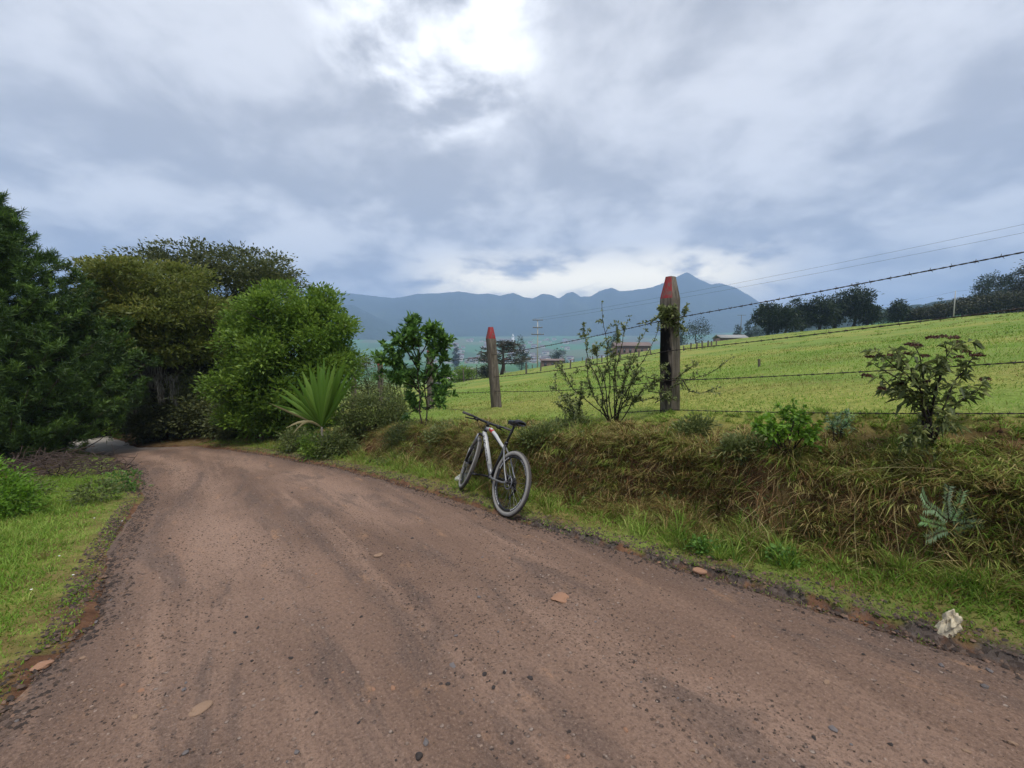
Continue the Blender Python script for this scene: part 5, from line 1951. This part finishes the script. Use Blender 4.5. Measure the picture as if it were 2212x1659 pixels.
# ------------------------------------------------------------------ stones, gravel, litter
def rock_mesh(name, seed, flat=0.5, sub=2, jag=0.22):
    import bmesh
    bm = bmesh.new()
    bmesh.ops.create_icosphere(bm, subdivisions=sub, radius=1.0)
    g = np.random.default_rng(seed)
    ph = g.uniform(0, 6, (6, 3))
    fr = g.normal(size=(6, 3)) * 1.7
    for v in bm.verts:
        c = np.array(v.co)
        k = 1 + jag * sum(math.sin(float(fr[i] @ c) + ph[i, 0]) for i in range(6)) / 2.2
        v.co = Vector((c[0] * k, c[1] * k * 0.8, c[2] * k * flat))
    me = bpy.data.meshes.new(name)
    bm.to_mesh(me)
    bm.free()
    return me


def big_stone(name, label, px, py, w, mat, flat=0.3, seed=0, sink=0.3, cat='stone', rot=0.0, jag=0.22, sub=3, asp=1.0):
    p = ground_hit(px, py)
    s_, q_ = sq(p[0], p[1])
    z = p[2]
    if qL(s_) < q_ < qR(s_):
        p = road_hit(px, py)
        s_, q_ = sq(p[0], p[1])
        z = float(zroad_surface(s_, q_))
    me = rock_mesh(name, seed, flat, sub, jag)
    o = obj(name, me, mat, None, (p[0], p[1], z + w * 0.5 * flat * (1 - 2 * sink)))
    o.scale = (w / 2, w / 2 * asp, w / 2)
    o.rotation_euler = (0, 0, rot)
    return tag(o, label, cat)


big_stone('flat_stone', 'flat pale orange stone lying in the middle of the road', 1212, 1288, 0.135, M['stone_orange'], 0.22, 1, 0.42, rot=0.5, jag=0.26)
big_stone('edge_stone', 'orange stone at the left road edge beside the grass', 95, 1438, 0.08, M['stone_orange'], 0.4, 2, 0.3, rot=0.6)
big_stone('sunken_stone', 'pale tan stone sunk in the road at lower left', 428, 1528, 0.085, M['stone_tan'], 0.3, 3, 0.36, rot=0.9, asp=0.85, jag=0.36)
big_stone('verge_stone', 'brown stone at the right road edge in the grass', 1512, 1238, 0.10, M['stone_orange'], 0.5, 4, 0.25, asp=0.6)
big_stone('white_stone', 'whitish stone in the grass behind the front wheel', 998, 1040, 0.20, M['stone_white'], 0.7, 5, 0.2, jag=0.18)
big_stone('tan_patch_stone', 'faint tan stone level with the road left of the flat stone', 818, 1200, 0.09, M['stone_tan'], 0.25, 6, 0.38, jag=0.36)
big_stone('dirt_clod', 'dark lump of soil in the road at the bottom edge', 905, 1635, 0.035, M['stone_dark'], 0.6, 10, 0.2, 'clod')


def rag():
    p = ground_hit(2052, 1362)
    import bmesh
    bm = bmesh.new()
    bmesh.ops.create_icosphere(bm, subdivisions=4, radius=1.0)
    g = np.random.default_rng(6)
    fr = unit(g.normal(size=(9, 3))) * np.array([2.2, 2.6, 3.1, 3.7, 4.4, 5.3, 6.4, 7.6, 9.0])[:, None]
    ph = g.uniform(0, 6, 9)
    am = np.array([0.30, 0.28, 0.24, 0.22, 0.18, 0.15, 0.12, 0.10, 0.08])
    for v in bm.verts:
        c = np.array(v.co)
        k = 0.62 + sum(am[i] * (1 - 2 * abs(math.sin(float(fr[i] @ c) + ph[i]))) for i in range(9)) * 0.55
        wgt = 1.0 - 0.35 * c[2]
        v.co = Vector((c[0] * (0.55 + k) * 0.056 * wgt + 0.02 * c[2], c[1] * (0.55 + k) * 0.042 * wgt, c[2] * (0.6 + k) * 0.072))
    me = bpy.data.meshes.new('rag')
    bm.to_mesh(me)
    bm.free()
    o = obj('rag', me, M['cloth'], None, (p[0], p[1], p[2] + 0.045))
    o.scale = (1.0, 1.0, 0.95)
    o.rotation_euler = (0.15, -0.30, 0.4)
    tag(o, 'crumpled cream-white rag lying in the roadside grass', 'rag')


rag()


def gravel():
    g = np.random.default_rng(23)
    # stones big enough to pick out: parts of the road
    protos = [rock_mesh('stone', 60 + k, 0.55 + 0.1 * (k % 3), 1, 0.25) for k in range(8)]
    for k, me in enumerate(protos):
        me.materials.append([M['stone_dark'], M['stone_grey'], M['stone_tan'], M['stone_dark'], M['stone_orange'], M['stone_grey'], M['stone_dark'], M['stone_tan']][k])
    cnt = 0
    while cnt < 170:
        px, py = g.uniform(0, 2212), 1000 + 650 * g.random() ** 0.8
        p = road_hit(px, py)
        s_, q_ = sq(p[0], p[1])
        if not (qL(s_) + 0.05 < q_ < qR(s_) - 0.02):
            continue
        near = min(qR(s_) - q_, q_ - qL(s_))
        if g.random() > 0.35 + 0.65 * math.exp(-near / 0.35):
            continue
        o = obj('stone', protos[g.integers(8)], None, ROAD)
        r = 0.006 + 0.011 * g.random() ** 2.5
        o.location = (p[0], p[1], float(zroad_surface(s_, q_)) + r * 0.15)
        o.scale = (r * g.uniform(0.8, 1.4), r, r * g.uniform(0.7, 1.1))
        o.rotation_euler = (g.normal() * 0.2, g.normal() * 0.2, g.uniform(0, 6.3))
        cnt += 1
    # loose chippings: too many to count
    n = 130000
    s = g.uniform(-2.0, 13, n)
    tw = g.random(n)
    q = qL(s) - 0.16 + (qR(s) - qL(s) + 0.36) * tw
    X, Y = xy(s, q)
    near = np.minimum(qR(s) + 0.05 - q, q - qL(s))
    pat = fbm(s * 0.45, q * 1.6, 4, 3)
    dens = 0.13 + 0.75 * sstep(0.48, 0.68, pat) + 1.6 * (1 - sstep(0.0, 0.30, near)) + 0.55 * np.exp(-((q - qL(s) - 0.55) / 0.35) ** 2)
    k = (g.random(n) < dens * np.clip(3.2 / np.hypot(X, Y), 0.12, 1)) & (Y > 0.5) & (np.abs(X) < 1.3 * Y + 0.3)
    s, q, X, Y = s[k], q[k], X[k], Y[k]
    n = len(s)
    near = near[k]
    Z = np.where((q < qR(s) - 0.05) & (q > qL(s) + 0.05), zroad_surface(s, q), np.maximum(terrain(X, Y), zroad_surface(s, q) - 0.10))
    r = (0.0028 + 0.0075 * g.random(n) ** 2.5) * (1 + 0.9 * (near < 0.25))
    base = np.array([(1, 0, 0), (0.2, 1, 0.1), (-1, 0.1, 0), (-0.1, -0.9, 0), (0.1, 0.1, 0.75), (0.45, -0.5, 0.5)], float)
    tri = np.array([(0, 1, 4), (1, 2, 4), (2, 3, 4), (3, 5, 4), (5, 0, 4), (0, 5, 3)])
    a = g.uniform(0, 6.3, n)
    c, sn = np.cos(a)[:, None], np.sin(a)[:, None]
    jit = base[None] * g.uniform(0.6, 1.35, (n, 6, 1))
    V = np.stack([jit[..., 0] * c - jit[..., 1] * sn, jit[..., 0] * sn + jit[..., 1] * c, jit[..., 2]], -1) * r[:, None, None]
    V += np.stack([X, Y, Z - r * 0.1], -1)[:, None, :]
    T = (np.arange(n)[:, None, None] * 6 + tri[None]).reshape(-1, 3)
    tint = np.clip(g.random(n) ** 1.5 * 0.8 + 0.1 * g.random(n) - 0.15 * (near < 0.25), 0, 1)
    gm = G('loose_gravel')
    mat = gm.finish(gm.ramp(gm.attr('tint'), [(0, (0.045, 0.034, 0.029)), (0.45, (0.11, 0.074, 0.055)), (0.75, (0.21, 0.13, 0.09)), (1, (0.40, 0.34, 0.29))]), 0.9, 0.2)
    tag(obj('gravel', mesh_np('gravel', V.reshape(-1, 3), [T], {'tint': np.repeat(tint, 6)}), mat), 'loose dark chippings strewn over the dirt road and its edges', kind='stuff')


gravel()


def clods():
    g = np.random.default_rng(29)
    def d(s, q, X, Y):
        return np.exp(-((q - qR(s) - 0.95) / 0.38) ** 2) * (0.25 + 0.75 * sstep(0.42, 0.6, fbm(X * 1.9, Y * 1.9, 3, 151)))
    s, q, X, Y, Z = scatter(16000, -1.6, 10, d, 31, 0.3, 1.7)
    n = len(s)
    r = 0.006 + 0.022 * g.random(n) ** 2.5
    base = np.array([(1, 0, 0), (0.2, 1, 0.1), (-1, 0.1, 0), (-0.1, -0.9, 0), (0.1, 0.1, 0.9), (0.1, 0, -0.9)], float)
    tri = np.array([(0, 1, 4), (1, 2, 4), (2, 3, 4), (3, 0, 4), (1, 0, 5), (2, 1, 5), (3, 2, 5), (0, 3, 5)])
    V = base[None] * g.uniform(0.55, 1.4, (n, 6, 1)) * r[:, None, None] + np.stack([X, Y, Z], -1)[:, None]
    T = (np.arange(n)[:, None, None] * 6 + tri[None]).reshape(-1, 3)
    gm = G('crumbled_soil')
    mat = gm.finish(gm.ramp(gm.attr('tint'), [(0, (0.035, 0.019, 0.012)), (0.6, (0.095, 0.052, 0.032)), (1, (0.19, 0.11, 0.065))]), 0.95, 0.1)
    tag(obj('soil_clods', mesh_np('soil_clods', V.reshape(-1, 3), [T], {'tint': np.repeat(g.random(n), 6)}), mat), 'crumbled reddish brown soil on the bank face', kind='stuff')


clods()

# ------------------------------------------------------------------ the far side of the pasture
def gp(px, Y):
    """ground point straight below a photo column, at distance Y"""
    x = (px - 1106) / F * Y
    return np.array([x, Y, zat(x, Y)])


def far_tree(name, label, px, Y, ytop, wpx, mat, seed, group=None, trunk=0.22, low=0.25, leaf=0.42, nc=90, per=22, shape='round', cat='tree', bark=None):
    b = gp(px, Y)
    top = at(px, ytop, Y)[2]
    H = max(1.0, top - b[2])
    w = wpx / F * Y / 2
    g = np.random.default_rng(seed)
    if shape == 'round':
        bl = [(g.normal() * w * 0.25, g.normal() * w * 0.2, H * z, w * k, w * k, H * 0.24) for z, k in ((low + 0.15, 0.85), (0.55, 0.95), (0.76, 0.7))]
        bl += [(g.uniform(-.6, .6) * w, g.uniform(-.4, .4) * w, H * g.uniform(low + .15, .85), w * 0.45, w * 0.45, H * 0.13) for _ in range(4)]
    elif shape == 'column':
        bl = [(0, 0, H * z, w * k, w * k, H * 0.17) for z, k in ((0.2, 0.8), (0.4, 1.0), (0.62, 0.85), (0.84, 0.5))]
    else:
        bl = [(g.normal() * 0.1 * w, 0, H * z, w * k, w * k * 0.8, H * 0.07) for z, k in ((0.28, 1.0), (0.42, 0.95), (0.56, 0.75), (0.7, 0.55), (0.84, 0.33), (0.94, 0.16))]
    return tree(name, label, b, bl, trunk, nc, per, leaf, leaf * 0.45, max(0.25, w * 0.16), mat, bark or M['bark'], seed, group, cat, nlimb=7, shell=(0.6, 1.0))


clump = [(1652, 74, 652, 44, 'leftmost tree of the dark clump on the pasture crest'), (1690, 72, 659, 47, 'lower tree with pale trunk, second from left in the crest clump'), (1728, 76, 644, 50, 'third tree from the left in the crest clump'),
         (1765, 75, 642, 51, 'fourth tree from the left in the crest clump'), (1800, 77, 632, 50, 'fifth tree from the left in the crest clump'), (1838, 76, 620, 57, 'tallest rounded tree of the crest clump'), (1866, 75, 652, 40, 'rightmost spreading tree of the crest clump')]
for k, (px, Y, yt, w, lb) in enumerate(clump):
    far_tree('crest_tree', lb, px, Y, yt, w, M['far_leaf'], 201 + k, 'dark tree clump on the crest', 0.24, 0.16, 0.42, 170, 26, bark=M['barkpale'] if k == 1 else None)
hedge = [(1932, 76, 648, 40, 'column', 'upright tree left of the hedge at the right crest'), (1960, 76, 672, 50, 'round', 'low bush at the left end of the crest hedge'), (1995, 75, 664, 60, 'round', 'second bush of the crest hedge, counted from its left end'),
         (2035, 74, 658, 66, 'round', 'bush of the crest hedge around the pale pole'), (2080, 72, 646, 70, 'round', 'bush of the crest hedge right of the pale pole'), (2125, 70, 640, 74, 'round', 'bush of the crest hedge below the taller trees'),
         (2175, 68, 632, 78, 'round', 'bush of the crest hedge at the right picture edge'), (2230, 66, 622, 80, 'round', 'bush of the crest hedge cut by the right picture edge')]
for k, (px, Y, yt, w, sh, lb) in enumerate(hedge):
    far_tree('hedge_tree' if k == 0 else 'hedge_bush', lb, px, Y, yt, w, M['far_leaf'] if k == 0 else M['far_brown'], 221 + k, 'hedge along the right crest', 0.15, 0.1, 0.34, 150, 24, sh, 'tree' if k == 0 else 'bush')
tall = [(2110, 84, 596, 38, 'left thin-topped tree behind the right hedge'), (2140, 85, 586, 44, 'middle thin-topped tree behind the right hedge'), (2168, 84, 584, 40, 'right thin-topped tree behind the hedge')]
for k, (px, Y, yt, w, lb) in enumerate(tall):
    far_tree('hedgerow_tree', lb, px, Y, yt, w, M['far_leaf'], 241 + k, 'thin trees behind the hedge', 0.14, 0.45, 0.34, 90, 20)
far_tree('spruce_tree', 'dark pointed conifer at the right picture edge above the hedge', 2215, 70, 545, 70, M['cypress'], 251, None, 0.2, 0.1, 0.36, 230, 26, 'conifer')
haz = [(1505, 125, 690, 62, 'round', 'rounded hazy tree right of the thick post'), (1125, 190, 728, 32, 'column', 'hazy pointed tree behind the dark cypress'), (1612, 180, 694, 18, 'column', 'slim hazy poplar left of the crest clump'),
       (1630, 185, 700, 24, 'round', 'hazy tree beside the slim poplar'), (1590, 188, 702, 20, 'round', 'small hazy tree beside the brick house'), (1205, 240, 752, 30, 'round', 'small hazy round tree in the valley field'),
       (1330, 150, 722, 26, 'column', 'hazy tree behind the thorny shrub'), (1460, 135, 706, 30, 'round', 'hazy tree just right of the thick post'), (2018, 150, 640, 24, 'column', 'hazy tree left of the pole above the right hedge'),
       (985, 420, 742, 16, 'column', 'slim hazy poplar below the town'), (1320, 300, 735, 24, 'round', 'faint tree in the valley behind the shrub'), (1905, 130, 672, 40, 'round', 'hazy bush in the gap right of the crest clump')]
for k, (px, Y, yt, w, sh, lb) in enumerate(haz):
    far_tree('hazy_tree', lb, px, Y, yt, w, M['far_leaf'], 261 + k, 'trees beyond the crest', 0.2, 0.1, 0.0035 * Y, 90, 20, sh)


def cypress():
    b = gp(1083, 58)
    t = thing('cypress_tree', 'dark flat-branched cypress behind the leaning fence post', 'tree', b)
    g = np.random.default_rng(3)
    H = at(1083, 736, 58)[2] - b[2]
    w = 112 / F * 58 / 2
    mb = MB()
    mb.tube(limb_path((0, 0, -0.3), (0, 0, H * 0.95), 0.03, g, 8), np.linspace(0.28, 0.05, 8), 7)
    P, D = [], []
    for k in range(46):
        f = g.random()
        z = H * (0.30 + 0.66 * f)
        a = g.uniform(0, 6.3)
        ln = w * (1.25 - 0.85 * f) * g.uniform(0.7, 1.1)
        o = np.array([math.cos(a), math.sin(a), 0.12])
        p = limb_path((0, 0, z), np.array([0, 0, z]) + o * ln, 0.05, g, 7)
        mb.tube(p, np.linspace(0.06, 0.012, 7), 4)
        for j in range(2, 7):
            for _ in range(11):
                P.append(p[j] + g.normal(size=3) * np.array([0.22, 0.22, 0.08]))
                D.append(o + g.normal(size=3) * np.array([0.6, 0.6, 0.4]))
    mb.build('trunk', M['bark'], t, True)
    P, D = np.array(P), np.array(D)
    n = len(P)
    V, T, tt = leaf_cards(P, D, rand_dirs(n, g), g.uniform(0.25, 0.5, n), np.full(n, 0.12), g.random(n), 0.1)
    obj('crown', mesh_np('crown', V, [T], {'tint': tt}), M['cypress'], t)


cypress()
far_tree('field_bush', 'green bush beside the grey shed left of the cypress', 1000, 56, 792, 44, M['laurel'], 291, None, 0.08, 0.0, 0.26, 120, 22, 'round', 'bush')
far_tree('field_shrub', 'dark shrub at the foot of the cypress', 1052, 55, 790, 36, M['cypress'], 292, None, 0.08, 0.0, 0.22, 90, 22, 'round', 'bush')

# paddock posts
PP = mesh_np('paddock_post', [(x, y, z) for z in (-0.2, 1.0) for x, y in ((-1, -1), (1, -1), (1, 1), (-1, 1))], [np.array([(0, 1, 5, 4), (1, 2, 6, 5), (2, 3, 7, 6), (3, 0, 4, 7), (4, 5, 6, 7)])], {'stain': np.zeros(8)})
PP.materials.append(M['post'])
pp = [(1137, 808, 785), (1168, 802, 783), (1201, 795, 780), (1232, 797, 778), (1266, 791, 774), (1091, 805, 783), (1002, 825, 796), (1477, 758, 748), (1492, 755, 741), (1505, 754, 740), (1517, 753, 737), (1529, 750, 736), (1537, 748, 737), (1547, 747, 737),
      (1300, 782, 768), (1340, 776, 763), (1380, 770, 757), (1405, 766, 754), (1640, 793, 776), (1220, 782, 774), (1240, 780, 773), (1258, 778, 771), (1280, 776, 769), (1185, 786, 778), (1150, 790, 782), (1066, 812, 788), (1030, 818, 792)]
for k, (px, yb, yt) in enumerate(pp):
    p = ground_hit(px, yb, 72)
    H = max(0.18, (yb - yt) / F * p[1])
    o = obj('paddock_post', PP, None, None, tuple(p))
    o.scale = (min(0.055, H * 0.11), min(0.055, H * 0.11), H)
    o.rotation_euler = (random.uniform(-.06, .06), random.uniform(-.06, .06), random.uniform(0, 1.5))
    tag(o, 'lone short post standing in the open pasture' if px == 1640 else 'thin wooden paddock post far across the pasture', 'post', None if px == 1640 else 'posts of the far paddock fence')


# utility poles with cross-arms, and the lines between them
def utility_pole(label, px, Y, ytop, arms, mat, r=0.12):
    b = gp(px, Y)
    H = at(px, ytop, Y)[2] - b[2]
    t = thing('utility_pole', label, 'pole', b)
    m = MB()
    m.tube([(0, 0, -0.5), (0, 0, H * 0.5), (0, 0, H)], [r, r * 0.85, r * 0.65], 8)
    m.build('shaft', mat, t, True)
    for f, w in arms:
        a = MB()
        a.box((0, -r, H * f), (w, 0.1, 0.12))
        ao = a.build('crossarm', M['barkpale'], t)
        for x in (-0.45, -0.2, 0.2, 0.45):
            i = MB()
            i.tube([(x * w, -r, H * f + 0.06), (x * w, -r, H * f + 0.24)], [0.05, 0.035], 6)
            i.build('insulator', M['concrete'], ao)
    return b + np.array([0, 0, H])


t1 = utility_pole('utility pole with three crossarms left of the thorny shrub', 1161, 72, 690, [(0.985, 1.7), (0.83, 1.6), (0.69, 2.1)], M['concrete'])
t2 = utility_pole('distant T-shaped utility pole beside the brick house', 1597, 165, 680, [(0.985, 3.2)], M['barkpale'], 0.16)
t3 = utility_pole('thin pale pole standing in front of the right hedge', 2051, 66, 628, [], M['concrete'], 0.08)
t4 = at(2420, 452, 35)


def line(a, b, sag, label, grp):
    u = np.linspace(0, 1, 40)[:, None]
    p = np.asarray(a) + (np.asarray(b) - np.asarray(a)) * u - np.array([0, 0, 1.0]) * sag * 4 * u * (1 - u)
    mb = MB()
    mb.tube(p, 0.010, 4)
    tag(mb.build('power_line', M['wire'], None, True), label, 'cable', grp)


line(t1 + np.array([-0.7, 0, 0.1]), t4 + np.array([-0.7, 0, 0.3]), 0.5, 'upper of the two overhead power lines running to the right', 'overhead power lines')
line(t1 + np.array([0.7, 0, -0.1]), t4 + np.array([0.7, 0, -0.15]), 0.5, 'lower of the two overhead power lines running to the right', 'overhead power lines')
line(t3 + np.array([0, 0, -0.1]), at(1880, 662, 150), 0.3, 'faint cable running left from the thin pale pole', 'overhead power lines')
line(t3 + np.array([0, 0, -0.1]), at(2300, 596, 55), 0.2, 'faint cable running right from the thin pale pole', 'overhead power lines')


# houses
def house(name, label, px, Y, wpx, ybase, yeave, ytop, wallc, roofc, seed=0, group=None, nwin=3, depth=5.0, cat='house', tower=False):
    w = wpx / F * Y
    x = (px - 1106) / F * Y
    zb = zat(x, Y)
    ze, zt = at(px, yeave, Y)[2], at(px, ytop, Y)[2]
    t = thing(name, label, cat, (x, Y, zb), group)
    he, hr = ze - zb, zt - zb
    m = MB()
    m.box((0, 0, he / 2 - 1.0), (w, depth, he + 2.0))
    wl = m.build('wall', wallc, t)
    r = MB()
    o = 0.35
    ww, dd = w / 2 + o, depth / 2 + o
    e = 0.12
    r.add([(-ww, -dd, he + 0.01), (ww, -dd, he + 0.01), (ww, 0, hr), (-ww, 0, hr), (-ww, dd, he + 0.01), (ww, dd, he + 0.01),
           (-ww, -dd, he + 0.01 + e), (ww, -dd, he + 0.01 + e), (ww, 0, hr + e), (-ww, 0, hr + e), (-ww, dd, he + 0.01 + e), (ww, dd, he + 0.01 + e)],
          [np.array([(6, 7, 8, 9), (9, 8, 11, 10), (0, 3, 2, 1), (3, 4, 5, 2), (0, 1, 7, 6), (4, 10, 11, 5), (1, 2, 8, 7), (2, 5, 11, 8), (0, 6, 9, 3), (3, 9, 10, 4)])])
    r.build('roof', roofc, t)
    win = plain('dark_window_%d' % seed, (0.03, 0.035, 0.04), 0.3, 0.5)
    hv = min(he, 2.6)
    for k in range(nwin):
        wn = MB()
        wn.box((w * ((k + 0.5) / nwin - 0.5), -depth / 2 - 0.02, he - hv * 0.5), (w / nwin * 0.35, 0.08, hv * 0.42))
        wn.build('window', win, t)
    if tower:
        tw = MB()
        tw.box((w * 0.40, 0, hr * 0.8), (w * 0.16, depth * 0.5, hr * 1.6))
        tw.tube([(w * 0.40, 0, hr * 1.6), (w * 0.40, 0, hr * 2.2)], [w * 0.12, 0.05], 4)
        tw.build('tower', wallc, t)
    return t


brick = plain('brick_wall', (0.17, 0.115, 0.10), 0.9, 0.1, 0, 0.2, 2)
pink = plain('weathered_pink_roof', (0.21, 0.16, 0.15), 0.9, 0.1, 0, 0.2, 1.5)
grey = plain('grey_sheet_roof', (0.30, 0.295, 0.285), 0.8, 0.2, 0, 0.2, 1.5)
cream = plain('cream_wall', (0.52, 0.47, 0.40), 0.9, 0.1, 0, 0.1, 2)
house('farmhouse', 'long brick farmhouse with faded pink roof behind the thorny shrub', 1362, 130, 74, 755, 748, 740, brick, pink, 1, None, 6)
house('brick_house', 'small brick house with grey roof left of the crest clump', 1575, 128, 56, 748, 731, 724, brick, grey, 2, None, 2)
house('shed', 'low grey-roofed shed at the left end of the pasture', 968, 60, 74, 826, 818, 806, grey, grey, 3, None, 0, 3.5, 'shed')
house('white_cabin', 'small white cabin with a dark window next to the shed', 1012, 58, 18, 822, 800, 797, M['stone_white'], grey, 4, None, 1, 1.2, 'cabin')
house('barn', 'long low brown barn beyond the pasture right of the cypress', 1192, 118, 46, 782, 779, 776, brick, pink, 5, None, 3, 5.0, 'barn')


def town():
    g = np.random.default_rng(31)
    walls = [M['stone_white'], cream, plain('tan_wall', (0.40, 0.30, 0.22), 0.9, 0.1), M['concrete']]
    roofs = [plain('terracotta_roof', (0.30, 0.14, 0.09), 0.9, 0.1), pink, grey, plain('rust_roof', (0.22, 0.12, 0.09), 0.9, 0.1)]
    protos = []
    for k in range(4):
        w, d, h = 9 + 3 * (k % 2), 8, 3.4 + 2.4 * (k % 2)
        m = MB()
        m.box((0, 0, h / 2 - 2), (w, d, h + 4))
        wm = m.mesh('wall')
        wm.materials.append(walls[k])
        r = MB()
        ww, dd = w / 2 + 0.4, d / 2 + 0.4
        r.add([(-ww, -dd, h + 0.02), (ww, -dd, h + 0.02), (ww, 0, h + 2.2), (-ww, 0, h + 2.2), (-ww, dd, h + 0.02), (ww, dd, h + 0.02)],
              [np.array([(0, 1, 2, 3), (3, 2, 5, 4), (0, 4, 5, 1)]), np.array([(0, 3, 4), (1, 5, 2)])])
        rm = r.mesh('roof')
        rm.materials.append(roofs[k])
        wi = MB()
        wi.box((0, -d / 2 - 0.03, h * 0.55), (w * 0.6, 0.1, h * 0.3))
        im = wi.mesh('window')
        im.materials.append(plain('town_window_%d' % k, (0.04, 0.045, 0.05), 0.3, 0.4))
        protos.append((wm, rm, im))
    n = 0
    while n < 120:
        px = g.normal(1090, 95)
        Y = g.uniform(750, 1750)
        if px < 930 or px > 1330:
            continue
        p = gp(px, Y)
        k = g.integers(4)
        t = thing('town_house', 'tiny hazy house of the town in the valley below the mountains', 'house', tuple(p), 'houses of the valley town')
        t.rotation_euler = (0, 0, g.uniform(-0.7, 0.7))
        sc = g.uniform(0.8, 1.6)
        t.scale = (sc, sc, sc)
        for nm, me in zip(('wall', 'roof', 'window'), protos[k]):
            obj(nm, me, None, t)
        n += 1
    x = gp(1098, 1500)
    t = thing('church', 'white church with a tower above the roofs of the valley town', 'church', tuple(x))
    m = MB()
    m.box((-8, 0, 6), (40, 14, 16))
    m.build('nave', M['white_petal'], t)
    m = MB()
    m.box((16, -1, 12), (9, 9, 28))
    m.tube([(16, -1, 26), (16, -1, 38)], [6.3, 0.3], 4)
    m.build('tower', M['white_petal'], t)
    m = MB()
    ww, dd = 20.5, 7.6
    m.add([(-8 - ww, -dd, 14.02), (-8 + ww, -dd, 14.02), (-8 + ww, 0, 19), (-8 - ww, 0, 19), (-8 - ww, dd, 14.02), (-8 + ww, dd, 14.02)], [np.array([(0, 1, 2, 3), (3, 2, 5, 4), (0, 4, 5, 1)]), np.array([(0, 3, 4), (1, 5, 2)])])
    m.build('roof', roofs[1], t)


town()
